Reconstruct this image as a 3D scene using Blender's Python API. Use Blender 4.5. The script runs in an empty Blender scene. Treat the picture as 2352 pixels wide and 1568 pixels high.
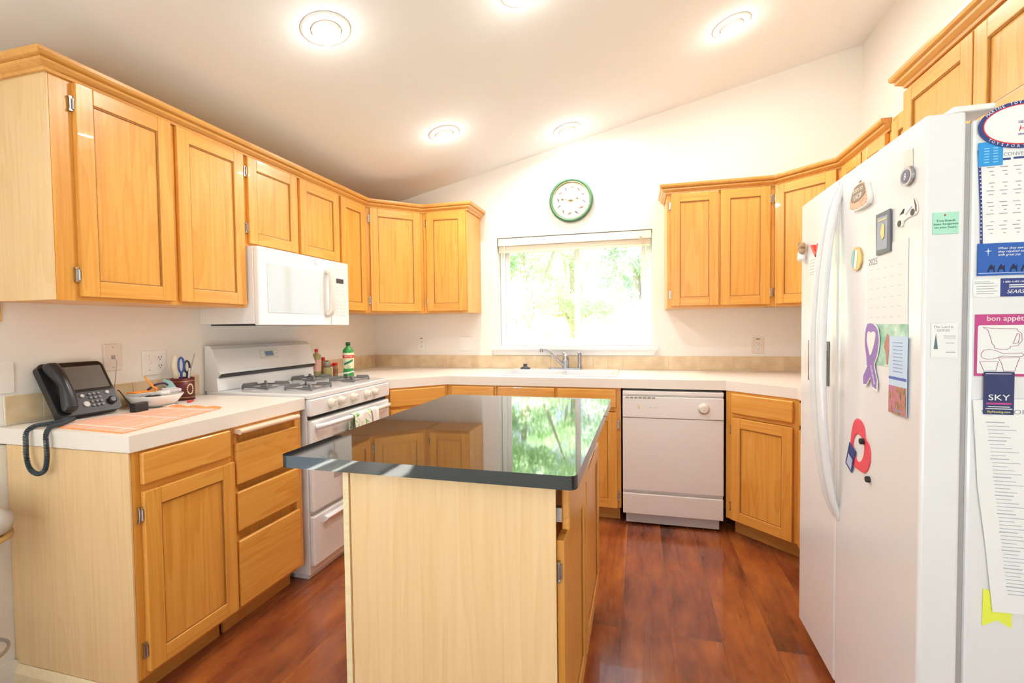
import bpy, math, random
from mathutils import Vector, Matrix
random.seed(7)
R = math.radians
sc = bpy.context.scene
COL = sc.collection
# ------------------------------------------------------------------ camera, world, sun, exposure
cam_d = bpy.data.cameras.new('camera')
cam = bpy.data.objects.new('camera', cam_d); COL.objects.link(cam)
cam_d.sensor_fit = 'HORIZONTAL'; cam_d.sensor_width = 36.0
cam_d.lens = 36.0 * 1096.56 / 2352.0
cam_d.clip_start = 0.02; cam_d.clip_end = 200
_a, _b, _r = 0.2621, -0.032, -0.0117
_F = Vector((-math.sin(_a)*math.cos(_b), math.cos(_a)*math.cos(_b), math.sin(_b)))
_R = Vector((math.cos(_a), math.sin(_a), 0)); _U = _R.cross(_F)
_R2 = _R*math.cos(_r) + _U*math.sin(_r); _U2 = -_R*math.sin(_r) + _U*math.cos(_r)
cam.matrix_world = Matrix(((_R2.x, _U2.x, -_F.x, 2.1985), (_R2.y, _U2.y, -_F.y, -3.6585), (_R2.z, _U2.z, -_F.z, 1.2531), (0, 0, 0, 1)))
sc.camera = cam

world = bpy.data.worlds.new('world'); sc.world = world; world.use_nodes = True
_bg = world.node_tree.nodes['Background']
_bg.inputs[0].default_value = (0.76, 0.88, 1.0, 1); _bg.inputs[1].default_value = 2.7

sun_d = bpy.data.lights.new('sun', 'SUN'); sun_d.energy = 58.0; sun_d.angle = R(1.0); sun_d.color = (1, .98, .94)
sun = bpy.data.objects.new('sun', sun_d); COL.objects.link(sun)
sun.rotation_euler = (R(38), 0, R(-18))     # shines towards +y and down, over the house into the yard

def portal(name, loc, rot, sx, sy):
    d = bpy.data.lights.new(name, 'AREA'); d.shape = 'RECTANGLE'; d.size = sx; d.size_y = sy
    d.cycles.is_portal = True
    o = bpy.data.objects.new(name, d); COL.objects.link(o); o.location = loc; o.rotation_euler = rot
portal('portal_rear', (2.35, -7.45, 1.2), (R(90), 0, 0), 3.3, 2.35)
portal('portal_side', (0.0, -5.2, 1.25), (R(90), 0, R(-90)), 2.4, 2.1)
portal('portal_kitchen', (1.69, 0.14, 1.5), (R(-90), 0, 0), 1.1, 0.8)
LAMP_W = 9.0
sc.view_settings.view_transform = 'Standard'; sc.view_settings.look = 'None'
sc.view_settings.exposure = 0.04; sc.view_settings.gamma = 1.0
sc.view_settings.use_curve_mapping = False
sc.cycles.use_denoising = True
sc.cycles.max_bounces = 10; sc.cycles.diffuse_bounces = 6; sc.cycles.transparent_max_bounces = 12
sc.cycles.sample_clamp_indirect = 8.0; sc.cycles.caustics_reflective = False; sc.cycles.caustics_refractive = False

# ------------------------------------------------------------------ materials
def mat(name, col, rough=0.5, metal=0.0, emit=None, spec=0.5, coat=0.0):
    m = bpy.data.materials.new(name); m.use_nodes = True
    b = m.node_tree.nodes['Principled BSDF']
    b.inputs['Base Color'].default_value = (*col, 1); b.inputs['Roughness'].default_value = rough
    b.inputs['Metallic'].default_value = metal; b.inputs['Specular IOR Level'].default_value = spec
    b.inputs['Coat Weight'].default_value = coat
    if emit:
        b.inputs['Emission Color'].default_value = (*col, 1); b.inputs['Emission Strength'].default_value = emit
    return m
def nodes(m): return m.node_tree.nodes, m.node_tree.links, m.node_tree.nodes['Principled BSDF']
def ramp(N, stops):
    r = N.new('ShaderNodeValToRGB'); e = r.color_ramp.elements
    while len(e) < len(stops): e.new(0.5)
    for k, (p, c) in enumerate(stops):
        e[k].position = p; e[k].color = (*c, 1)
    return r
def wood(name, light, mid, dark, axis='z', rough=0.32, coat=0.15):
    m = mat(name, mid, rough, coat=coat); N, L, B = nodes(m)
    tc = N.new('ShaderNodeTexCoord'); oi = N.new('ShaderNodeObjectInfo')
    ad = N.new('ShaderNodeVectorMath'); ad.operation = 'MULTIPLY_ADD'
    cx = N.new('ShaderNodeCombineXYZ'); L.new(oi.outputs['Random'], cx.inputs[0]); L.new(oi.outputs['Random'], cx.inputs[2]); L.new(oi.outputs['Random'], cx.inputs[1])
    L.new(cx.outputs[0], ad.inputs[0]); ad.inputs[1].default_value = (17, 11, 23); L.new(tc.outputs['Object'], ad.inputs[2])
    mp = N.new('ShaderNodeMapping'); s = {'z': (9, 9, 0.7), 'x': (0.7, 9, 9), 'y': (9, .7, 9)}[axis]; mp.inputs['Scale'].default_value = s
    L.new(ad.outputs[0], mp.inputs[0])
    n1 = N.new('ShaderNodeTexNoise'); n1.inputs['Scale'].default_value = 1.0; n1.inputs['Detail'].default_value = 2; n1.inputs['Distortion'].default_value = .6
    L.new(mp.outputs[0], n1.inputs['Vector'])
    mu = N.new('ShaderNodeMath'); mu.operation = 'MULTIPLY'; mu.inputs[1].default_value = 7.0; L.new(n1.outputs[0], mu.inputs[0])
    fr = N.new('ShaderNodeMath'); fr.operation = 'FRACT'; L.new(mu.outputs[0], fr.inputs[0])          # contour rings = cathedral grain
    mp2 = N.new('ShaderNodeMapping'); mp2.inputs['Scale'].default_value = {'z': (90, 90, 2.5), 'x': (2.5, 90, 90), 'y': (90, 2.5, 90)}[axis]
    L.new(ad.outputs[0], mp2.inputs[0])
    n2 = N.new('ShaderNodeTexNoise'); n2.inputs['Scale'].default_value = 1.0; n2.inputs['Detail'].default_value = 4; L.new(mp2.outputs[0], n2.inputs['Vector'])
    r1 = ramp(N, [(0.0, light), (0.55, mid), (0.93, dark), (1.0, mid)]); L.new(fr.outputs[0], r1.inputs[0])
    r2 = ramp(N, [(0.3, dark), (0.5, mid), (0.75, light)]); L.new(n2.outputs[0], r2.inputs[0])
    mx = N.new('ShaderNodeMix'); mx.data_type = 'RGBA'; mx.inputs[0].default_value = 0.55
    L.new(r1.outputs[0], mx.inputs[6]); L.new(r2.outputs[0], mx.inputs[7]); L.new(mx.outputs[2], B.inputs['Base Color'])
    bp = N.new('ShaderNodeBump'); bp.inputs['Strength'].default_value = .06; bp.inputs['Distance'].default_value = .002
    L.new(n2.outputs[0], bp.inputs['Height']); L.new(bp.outputs[0], B.inputs['Normal'])
    return m
OAK = [(.79, .415, .095), (.74, .36, .07), (.65, .28, .045)]
M = {}
M['oak_v'] = wood('oak_vertical', *OAK, axis='z')
M['oak_h'] = wood('oak_horizontal', *OAK, axis='x')
M['oak_d'] = wood('oak_moulding', (.64, .34, .09), (.59, .295, .072), (.52, .25, .055), axis='x')
M['oak_crown'] = wood('oak_crown_moulding', (.70, .375, .095), (.66, .33, .078), (.58, .28, .06), axis='y')
M['veneer'] = wood('pale_veneer', (.80, .575, .32), (.77, .54, .285), (.72, .475, .23), axis='z', rough=.4)
M['gap'] = mat('bead_brown', (.36, .16, .035), .5)
M['cream_wood'] = wood('cream_moulding', (.85, .72, .48), (.82, .67, .42), (.76, .6, .35), axis='x', rough=.45)

def floor_mat():
    m = mat('plank_floor', (.3, .08, .03), .25, coat=.4); N, L, B = nodes(m)
    tc = N.new('ShaderNodeTexCoord'); sp = N.new('ShaderNodeSeparateXYZ'); cb = N.new('ShaderNodeCombineXYZ')
    L.new(tc.outputs['Object'], sp.inputs[0]); L.new(sp.outputs[1], cb.inputs[0]); L.new(sp.outputs[0], cb.inputs[1])
    br = N.new('ShaderNodeTexBrick'); L.new(cb.outputs[0], br.inputs['Vector'])
    br.inputs['Scale'].default_value = 1.0; br.inputs['Brick Width'].default_value = 1.22; br.inputs['Row Height'].default_value = .193
    br.inputs['Mortar Size'].default_value = .0012; br.inputs['Mortar Smooth'].default_value = .1; br.offset = .37
    br.inputs['Color1'].default_value = (0, 0, 0, 1); br.inputs['Color2'].default_value = (1, 1, 1, 1); br.inputs['Mortar'].default_value = (.5, .5, .5, 1)
    n1 = N.new('ShaderNodeTexNoise'); n1.inputs['Scale'].default_value = 1.0; n1.inputs['Detail'].default_value = 5; n1.inputs['Roughness'].default_value = .6
    mp = N.new('ShaderNodeMapping'); mp.inputs['Scale'].default_value = (5.5, 1.9, 4)
    off = N.new('ShaderNodeVectorMath'); off.operation = 'MULTIPLY_ADD'; L.new(br.outputs[0], off.inputs[0]); off.inputs[1].default_value = (3, 9, 5); L.new(tc.outputs['Object'], off.inputs[2])
    L.new(off.outputs[0], mp.inputs[0]); L.new(mp.outputs[0], n1.inputs['Vector'])
    mp2 = N.new('ShaderNodeMapping'); mp2.inputs['Scale'].default_value = (60, 2.5, 4); L.new(off.outputs[0], mp2.inputs[0])
    n2 = N.new('ShaderNodeTexNoise'); n2.inputs['Scale'].default_value = 1; n2.inputs['Detail'].default_value = 4; L.new(mp2.outputs[0], n2.inputs['Vector'])
    r = ramp(N, [(0.28, (.07, .018, .010)), (0.42, (.21, .050, .018)), (.54, (.31, .082, .022)), (.70, (.46, .145, .030))]); L.new(n1.outputs[0], r.inputs[0])
    r2 = ramp(N, [(.3, (.84, .84, .84)), (.7, (1.06, 1.06, 1.06))]); L.new(n2.outputs[0], r2.inputs[0])
    mx = N.new('ShaderNodeMix'); mx.data_type = 'RGBA'; mx.blend_type = 'MULTIPLY'; mx.inputs[0].default_value = 1
    L.new(r.outputs[0], mx.inputs[6]); L.new(r2.outputs[0], mx.inputs[7])
    m2 = N.new('ShaderNodeMix'); m2.data_type = 'RGBA'; L.new(br.outputs['Fac'], m2.inputs[0]); L.new(mx.outputs[2], m2.inputs[6]); m2.inputs[7].default_value = (.13, .05, .02, 1)
    L.new(m2.outputs[2], B.inputs['Base Color'])
    rr = ramp(N, [(.3, (.30, .30, .30)), (.7, (.20, .20, .20))]); L.new(n2.outputs[0], rr.inputs[0]); L.new(rr.outputs[0], B.inputs['Roughness'])
    bp = N.new('ShaderNodeBump'); bp.inputs['Strength'].default_value = .05; bp.inputs['Distance'].default_value = .002
    L.new(n2.outputs[0], bp.inputs['Height']); L.new(bp.outputs[0], B.inputs['Normal'])
    return m
M['floor'] = floor_mat()
def plaster(name, col, scale=120, strength=.05, rough=.9):
    m = mat(name, col, rough, spec=.2); N, L, B = nodes(m)
    n = N.new('ShaderNodeTexNoise'); n.inputs['Scale'].default_value = scale; n.inputs['Detail'].default_value = 2
    tc = N.new('ShaderNodeTexCoord'); L.new(tc.outputs['Object'], n.inputs['Vector'])
    bp = N.new('ShaderNodeBump'); bp.inputs['Strength'].default_value = strength; bp.inputs['Distance'].default_value = .003
    L.new(n.outputs[0], bp.inputs['Height']); L.new(bp.outputs[0], B.inputs['Normal'])
    return m
M['wall'] = plaster('wall_paint', (.85, .83, .79)); M['ceiling'] = plaster('ceiling_paint', (.85, .87, .89), 60, .1)
M['trimw'] = mat('white_trim', (.87, .86, .84), .4)
def tile_mat():
    m = mat('beige_tile', (.72, .56, .36), .35); N, L, B = nodes(m)
    tc = N.new('ShaderNodeTexCoord'); n = N.new('ShaderNodeTexNoise'); n.inputs['Scale'].default_value = 14; n.inputs['Detail'].default_value = 5
    L.new(tc.outputs['Object'], n.inputs['Vector'])
    r = ramp(N, [(.3, (.62, .47, .28)), (.7, (.78, .64, .44))]); L.new(n.outputs[0], r.inputs[0]); L.new(r.outputs[0], B.inputs['Base Color'])
    return m
M['tile'] = tile_mat(); M['grout'] = mat('grout', (.85, .79, .68), .8)
M['counter'] = plaster('laminate_counter', (.84, .79, .73), 300, .01, .38)
M['enamel'] = mat('white_enamel', (.80, .81, .83), .16, coat=.3)
M['enamel2'] = mat('almond_white_plastic', (.76, .69, .61), .3)
M['dw'] = mat('dishwasher_white', (.80, .77, .76), .3)
M['granite'] = None
def granite():
    m = mat('black_polished_stone', (.012, .013, .015), .04, coat=.0, spec=.5); N, L, B = nodes(m)
    tc = N.new('ShaderNodeTexCoord'); n = N.new('ShaderNodeTexNoise'); n.inputs['Scale'].default_value = 220; L.new(tc.outputs['Object'], n.inputs['Vector'])
    r = ramp(N, [(.45, (.008, .010, .013)), (.75, (.02, .023, .026))]); L.new(n.outputs[0], r.inputs[0]); L.new(r.outputs[0], B.inputs['Base Color'])
    B.inputs['IOR'].default_value = 1.7
    return m
M['granite'] = granite()
M['chrome'] = mat('chrome', (.50, .50, .53), .22, 1); M['steel'] = mat('brushed_steel', (.42, .42, .44), .35, 1)
M['black'] = mat('black_plastic', (.018, .018, .02), .35); M['dark'] = mat('dark_gap', (.02, .02, .022), .7)
M['iron'] = mat('cast_iron_grey', (.17, .165, .17), .55); M['grey'] = mat('grey_plastic', (.35, .36, .38), .4)
M['screen'] = mat('grey_lcd_screen', (.16, .165, .16), .18); M['white'] = mat('white_plastic', (.86, .85, .83), .35)
M['paper'] = mat('white_paper', (.84, .85, .85), .7); M['ink'] = mat('grey_print', (.30, .31, .36), .8)
M['red'] = mat('red_plastic', (.70, .025, .02), .35); M['navy'] = mat('navy_print', (.025, .045, .22), .5)
M['blue'] = mat('blue_card', (.02, .28, .68), .45); M['purple'] = mat('purple_print', (.30, .17, .50), .5)
M['magenta'] = mat('magenta_print', (.48, .05, .22), .5); M['yellow'] = mat('yellow_sticky_note', (.75, .82, .08), .6)
M['gold'] = mat('gold', (.72, .50, .18), .35, .6); M['orange'] = mat('orange_plastic', (.95, .33, .03), .5)
M['greenp'] = mat('mint_card', (.38, .70, .55), .55); M['maroon'] = mat('maroon_leather', (.13, .018, .022), .4)
M['brown'] = mat('brown_print', (.28, .17, .10), .5); M['tan'] = mat('tan_print', (.75, .48, .35), .6)
M['pink'] = mat('coral_red_print', (.80, .07, .11), .4)
def glassmix(name, col=(1, 1, 1), refl=.10, rough=0.0):
    m = bpy.data.materials.new(name); m.use_nodes = True; N = m.node_tree.nodes; L = m.node_tree.links; N.clear()
    o = N.new('ShaderNodeOutputMaterial'); t = N.new('ShaderNodeBsdfTransparent'); g = N.new('ShaderNodeBsdfGlossy'); x = N.new('ShaderNodeMixShader')
    t.inputs[0].default_value = (*col, 1); g.inputs[1].default_value = rough; x.inputs[0].default_value = refl
    L.new(t.outputs[0], x.inputs[1]); L.new(g.outputs[0], x.inputs[2]); L.new(x.outputs[0], o.inputs[0]); return m
M['pane'] = glassmix('window_glass', (.96, .98, .97), .06)
M['ggreen'] = mat('green_bottle_glass', (.03, .30, .06), .08, coat=.5); M['olive'] = mat('dried_herb_fill', (.42, .36, .14), .4, coat=.6)
M['amber'] = mat('spice_fill', (.42, .22, .08), .4, coat=.5); M['wlabel'] = mat('cream_label', (.80, .78, .52), .6)

# ------------------------------------------------------------------ mesh builder
class MB:
    def __init__(s): s.v = []; s.f = []; s.m = []; s.sm = []; s.T = Matrix()
    def add(s, vs, fs, mi=0, smooth=False):
        b = len(s.v); s.v += [s.T @ Vector(p) for p in vs]; s.f += [[b+i for i in f] for f in fs]
        s.m += [mi]*len(fs); s.sm += [smooth]*len(fs); return s
    def box(s, x0, x1, y0, y1, z0, z1, mi=0):
        x0, x1 = sorted((x0, x1)); y0, y1 = sorted((y0, y1)); z0, z1 = sorted((z0, z1))
        return s.add([(x0,y0,z0),(x1,y0,z0),(x1,y1,z0),(x0,y1,z0),(x0,y0,z1),(x1,y0,z1),(x1,y1,z1),(x0,y1,z1)],
                     [(3,2,1,0),(4,5,6,7),(0,1,5,4),(1,2,6,5),(2,3,7,6),(3,0,4,7)], mi)
    def prism(s, pts, z0, z1, mi=0, axis='z', smooth=False):
        """pts = outline; extruded along axis. axis z: (x,y); axis y: (x,z); axis x: (y,z)"""
        g = {'z': lambda a, b, c: (a, b, c), 'y': lambda a, b, c: (a, c, b), 'x': lambda a, b, c: (c, a, b)}[axis]
        n = len(pts); ar = sum(pts[i][0]*pts[(i+1) % n][1]-pts[(i+1) % n][0]*pts[i][1] for i in range(n))
        if (ar < 0) != (axis == 'y'): pts = pts[::-1]
        vs = [g(a, b, z0) for a, b in pts] + [g(a, b, z1) for a, b in pts]
        s.add(vs, [list(range(n))[::-1], list(range(n, 2*n))], mi)
        return s.add(vs, [(i, (i+1) % n, n+(i+1) % n, n+i) for i in range(n)], mi, smooth)
    def lathe(s, prof, c=(0, 0, 0), n=28, mi=0, axis='z', smooth=True, cap=True, sx=1, sy=1):
        g = {'z': lambda a, b, h: (c[0]+a, c[1]+b, c[2]+h), 'y': lambda a, b, h: (c[0]+a, c[1]+h, c[2]+b), 'x': lambda a, b, h: (c[0]+h, c[1]+a, c[2]+b)}[axis]
        vs = [g(r*math.cos(2*math.pi*k/n)*sx, r*math.sin(2*math.pi*k/n)*sy, h) for r, h in prof for k in range(n)]
        fs = [(i*n+k, i*n+(k+1) % n, (i+1)*n+(k+1) % n, (i+1)*n+k) for i in range(len(prof)-1) for k in range(n)]
        s.add(vs, fs, mi, smooth)
        if cap:
            s.add(vs[:n], [list(range(n))[::-1]], mi); s.add(vs[-n:], [list(range(n))], mi)
        return s
    def cyl(s, r, h0, h1, c=(0, 0, 0), n=24, mi=0, axis='z'): return s.lathe([(r, h0), (r, h1)], c, n, mi, axis)
    def tube(s, pts, r, n=10, mi=0, cap=True):
        pts = [Vector(p) for p in pts]; rs = r if isinstance(r, (list, tuple)) else [r]*len(pts)
        t0 = (pts[1]-pts[0]).normalized(); up = Vector((0, 0, 1)) if abs(t0.z) < .9 else Vector((1, 0, 0))
        nn = t0.cross(up).normalized(); vs = []
        for i, p in enumerate(pts):
            t = ((pts[min(i+1, len(pts)-1)]-pts[max(i-1, 0)])).normalized()
            nn = (nn - t*nn.dot(t)).normalized(); b = t.cross(nn)
            for k in range(n):
                a = 2*math.pi*k/n; vs.append(p + (nn*math.cos(a)+b*math.sin(a))*rs[i])
        s.add(vs, [(i*n+k, i*n+(k+1) % n, (i+1)*n+(k+1) % n, (i+1)*n+k) for i in range(len(pts)-1) for k in range(n)], mi, True)
        if cap: s.add(vs[:n], [list(range(n))[::-1]], mi); s.add(vs[-n:], [list(range(n))], mi)
        return s
    def sphere(s, c, r, n=16, mi=0, sc3=(1, 1, 1)):
        m = n//2; vs = [(c[0]+r*sc3[0]*math.sin(math.pi*i/m)*math.cos(2*math.pi*k/n), c[1]+r*sc3[1]*math.sin(math.pi*i/m)*math.sin(2*math.pi*k/n), c[2]+r*sc3[2]*math.cos(math.pi*i/m)) for i in range(m+1) for k in range(n)]
        return s.add(vs, [((i+1)*n+k, (i+1)*n+(k+1) % n, i*n+(k+1) % n, i*n+k) for i in range(m) for k in range(n)], mi, True)
    def build(s, name, mats, parent=None, world=False, bevel=0, seg=2, solid=0, origin=None):
        if not isinstance(mats, (list, tuple)): mats = [mats]
        vs = s.v
        loc = Vector((0, 0, 0))
        if parent is None:
            xs = [p.x for p in vs]; ys = [p.y for p in vs]; zs = [p.z for p in vs]
            loc = Vector(origin) if origin else Vector(((min(xs)+max(xs))/2, (min(ys)+max(ys))/2, min(zs)))
            vs = [p-loc for p in vs]
        elif world:
            W = Matrix.LocRotScale(parent.location, parent.rotation_euler, None); pp = parent.parent
            while pp: W = Matrix.LocRotScale(pp.location, pp.rotation_euler, None) @ W; pp = pp.parent
            W = W.inverted(); vs = [W @ p for p in vs]
        me = bpy.data.meshes.new(name); me.from_pydata([tuple(p) for p in vs], [], s.f)
        for m in mats: me.materials.append(M[m] if isinstance(m, str) else m)
        me.polygons.foreach_set('material_index', s.m); me.polygons.foreach_set('use_smooth', s.sm); me.update()
        o = bpy.data.objects.new(name, me); COL.objects.link(o); o.location = loc
        if parent is not None: o.parent = parent
        if solid:
            md = o.modifiers.new('solid', 'SOLIDIFY'); md.thickness = solid; md.offset = 0
        if bevel:
            md = o.modifiers.new('bevel', 'BEVEL'); md.width = bevel; md.segments = seg; md.limit_method = 'ANGLE'; md.angle_limit = R(35)
        return o
def tag(o, label, cat, group=None):
    o['label'] = label; o['category'] = cat
    if group: o['group'] = group
    return o
def thing(name, label, cat, loc=(0, 0, 0), rot=0, group=None):
    o = bpy.data.objects.new(name, None); o.empty_display_size = .05; COL.objects.link(o); o.location = loc; o.rotation_euler = (0, 0, R(rot))
    return tag(o, label, cat, group)
def struct(o): o['kind'] = 'structure'; return o
def text(s, name, o, u, v, size, m, parent=None, mbx=None, align='CENTER', ext=.0002, shear=0, sx=1.0, space=1.0):
    """flat lettering; o = origin (world or parent's frame), u = reading direction, v = up"""
    c = bpy.data.curves.new('t', 'FONT'); c.body = s; c.size = size; c.align_x = align; c.align_y = 'CENTER'; c.extrude = ext; c.shear = shear
    c.resolution_u = 3; c.space_character = space
    t = bpy.data.objects.new('t', c); COL.objects.link(t); bpy.context.view_layer.update()
    me = t.to_mesh(); u = Vector(u).normalized(); v = Vector(v).normalized(); n = u.cross(v); o = Vector(o)
    b = mbx or MB()
    b.add([o + u*p.co.x*sx + v*p.co.y + n*p.co.z for p in me.vertices], [list(f.vertices) for f in me.polygons], m if mbx else 0)
    t.to_mesh_clear(); bpy.data.objects.remove(t); bpy.data.curves.remove(c)
    if mbx: return mbx
    return b.build(name, m, parent, world=True)

# ------------------------------------------------------------------ room shell
W = 3.604
def zc(x): return 2.249 + .2255*x
m = MB(); m.box(-.3, 7.2, -4.4, .3, -.1, 0); struct(m.build('floor', 'floor', origin=(0, 0, 0)))
m = MB(); m.box(-.3, 7.2, -7.8, -4.4, -.1, .004); struct(m.build('added_bounce_carpet', plaster('cream_bounce_carpet', (.66, .64, .60), 400, .3), origin=(0, -6, 0)))  # unseen carpet, added to bounce neutral daylight up to the ceiling
m = MB()
m.add([(-.3, -7.8, zc(-.3)), (7.3, -7.8, zc(7.3)), (7.3, .3, zc(7.3)), (-.3, .3, zc(-.3)), (-.3, -7.8, zc(-.3)+.2), (7.3, -7.8, zc(7.3)+.2), (7.3, .3, zc(7.3)+.2), (-.3, .3, zc(-.3)+.2)],
      [(0, 1, 2, 3), (7, 6, 5, 4), (0, 4, 5, 1), (1, 5, 6, 2), (2, 6, 7, 3), (3, 7, 4, 0)])
struct(m.build('ceiling', 'ceiling', origin=(0, 0, 2.2)))
def wall_top(m, x0, x1, y0, y1, z0):   # a wall piece whose top follows the sloping ceiling
    m.add([(x0, y0, z0), (x1, y0, z0), (x1, y1, z0), (x0, y1, z0), (x0, y0, zc(x0)), (x1, y0, zc(x1)), (x1, y1, zc(x1)), (x0, y1, zc(x0))],
          [(3, 2, 1, 0), (4, 5, 6, 7), (0, 1, 5, 4), (1, 2, 6, 5), (2, 3, 7, 6), (3, 0, 4, 7)])
WX0, WX1, WZ0, WZ1 = 1.102, 2.288, 1.092, 1.952
m = MB(); wall_top(m, -.0, WX0, 0, .16, 0); wall_top(m, WX1, 7.2, 0, .16, 0); m.box(WX0, WX1, 0, .16, 0, WZ0); wall_top(m, WX0, WX1, 0, .16, WZ1)
struct(m.build('wall_back', 'wall', origin=(0, 0, 0)))
m = MB(); wall_top(m, -.16, 0, -4.0, .16, 0)
m.box(.0, .035, -4.0, -2.503, 0, .855); m.box(-.16, .0, -6.4, -4.0, 0, .2); wall_top(m, -.16, .0, -6.4, -4.0, 2.2); wall_top(m, -.16, .0, -7.6, -6.4, 0)
struct(m.build('wall_left', 'wall', origin=(0, 0, 0)))
m = MB(); wall_top(m, W, W+.14, -2.5, 0, 0); struct(m.build('wall_right', 'wall', origin=(W, 0, 0)))
m = MB(); wall_top(m, 7.0, 7.2, -7.6, 0, 0); wall_top(m, W+.14, 7.0, -2.5, -2.36, 0); struct(m.build('wall_east', 'wall', origin=(7, 0, 0)))
m = MB(); wall_top(m, -.16, .7, -7.6, -7.45, 0); wall_top(m, 4.0, 7.2, -7.6, -7.45, 0); wall_top(m, .7, 4.0, -7.6, -7.45, 2.35)
struct(m.build('wall_rear', 'wall', origin=(0, -7.5, 0)))
m = MB(); m.prism([(-4.0, 0), (-2.502, 0), (-2.502, .075), (-2.515, .09), (-4.0, .09)], .0355, .049, axis='x')
struct(m.build('baseboard_left', 'trimw', bevel=.002))

# kitchen window
wroot = bpy.data.objects.new('window_1', None); COL.objects.link(wroot); wroot.location = (1.695, .05, WZ0); wroot['kind'] = 'structure'
m = MB(); y0, y1 = .085, .135
m.box(WX0+.002, WX0+.045, y0, y1, WZ0+.002, WZ1-.002); m.box(WX1-.045, WX1-.002, y0, y1, WZ0+.002, WZ1-.002)
m.box(WX0+.045, WX1-.045, y0, y1, WZ0+.002, WZ0+.03); m.box(WX0+.045, WX1-.045, y0, y1, WZ1-.04, WZ1-.002)
m.build('window_frame', 'trimw', wroot, world=True, bevel=.003)
for a, b, yy in ((WX0+.046, 1.745, .095), (1.70, WX1-.046, .115)):
    m = MB(); z0, z1 = WZ0+.031, WZ1-.041
    m.box(a, a+.032, yy, yy+.018, z0, z1); m.box(b-.032, b, yy, yy+.018, z0, z1); m.box(a+.032, b-.032, yy, yy+.018, z0, z0+.032); m.box(a+.032, b-.032, yy, yy+.018, z1-.032, z1)
    s_ = m.build('window_sash', 'trimw', wroot, world=True, bevel=.002)
    m = MB(); m.box(a+.03, b-.03, yy+.007, yy+.011, z0+.03, z1-.03); m.build('glass_pane', 'pane', s_, world=True)
m = MB(); m.box(1.712, 1.722, .075, .093, 1.40, 1.47); m.build('sash_latch', 'white', wroot, world=True, bevel=.003)
m = MB(); m.box(1.05, 2.325, -.045, -.001, 1.068, 1.091); m.box(WX0+.002, WX1-.002, -.001, .084, 1.085, WZ0+.001); m.prism([(1.062, 1.067), (2.315, 1.067), (2.295, 1.026), (1.072, 1.026)], -.016, -.001, axis='y')
m.build('window_sill', 'trimw', wroot, world=True, bevel=.002)
# blind
bl = thing('window_blind', 'cream horizontal slat blind pulled up to the top of the window', 'blind', (1.695, .03, 1.85))
m = MB(); m.box(WX0+.012, WX1-.012, .012, .052, 1.918, 1.948); m.build('headrail', 'trimw', bl, world=True, bevel=.002)
m = MB(); m.box(WX0+.008, WX1-.008, .004, .009, 1.888, 1.946); m.build('valance', mat('cream_valance', (.80, .75, .67), .5), bl, world=True, bevel=.002)
m = MB()
for k in range(17):
    z = 1.846 + k*.0034; m.box(WX0+.014, WX1-.014, .012+.001*(k % 3), .050+.001*(k % 2), z, z+.0022)
m.build('slats', mat('cream_slats', (.82, .74, .60), .5), bl, world=True)
m = MB(); m.box(WX0+.014, WX1-.014, .010, .052, 1.836, 1.845); m.build('bottom_rail', mat('cream_rail', (.83, .76, .62), .5), bl, world=True, bevel=.003)
m = MB(); m.tube([(1.163, .0, 1.90), (1.164, -.002, 1.60), (1.163, 0, 1.37)], .0035, 8); m.build('tilt_wand', 'white', bl, world=True)
m = MB(); m.tube([(2.2, .0, 1.90), (2.2, -.001, 1.70)], .0015, 6); m.tube([(2.21, .0, 1.90), (2.212, -.001, 1.73)], .0015, 6); m.box(2.19, 2.215, -.004, .003, 1.90, 1.908); m.build('pull_cord', 'enamel2', bl, world=True)
m = MB(); m.prism([(1.115, .012), (1.175, .018), (1.185, .04), (1.15, .06), (1.11, .05)], WZ0+.0025, WZ0+.012); tag(m.build('folded_cloth', 'paper', bevel=.003), 'small folded white cloth lying on the left end of the window sill', 'cloth')

# unseen openings behind the camera, added for daylight (sliding glass doors, side window)
for nm, fr_, ax in (('added_door_1', [(.71, 2.34), (2.36, 3.99)], 'y'), ('added_window_2', [(-6.39, -5.22), (-5.19, -4.01)], 'x')):
    ro = bpy.data.objects.new(nm, None); COL.objects.link(ro); ro['kind'] = 'structure'
    ro.location = (2.35, -7.5, 0) if ax == 'y' else (-.05, -5.2, .2)
    z0, z1 = (.0, 2.345) if ax == 'y' else (.202, 2.195)
    for a, b in fr_:
        m = MB(); g = MB(); c0, c1 = (-7.55, -7.50) if ax == 'y' else (-.10, -.05)
        def bb(mm, p, q, c, d, e, f):
            if ax == 'y': mm.box(p, q, c, d, e, f)
            else: mm.box(c, d, p, q, e, f)
        bb(m, a, a+.05, c0, c1, z0, z1); bb(m, b-.05, b, c0, c1, z0, z1); bb(m, a+.05, b-.05, c0, c1, z0, z0+.06); bb(m, a+.05, b-.05, c0, c1, z1-.05, z1)
        bb(g, a+.05, b-.05, c0+.02, c0+.026, z0+.06, z1-.05)
        fo = m.build('frame', 'trimw', ro, world=True); g.build('glass_pane', 'pane', fo, world=True)

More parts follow.
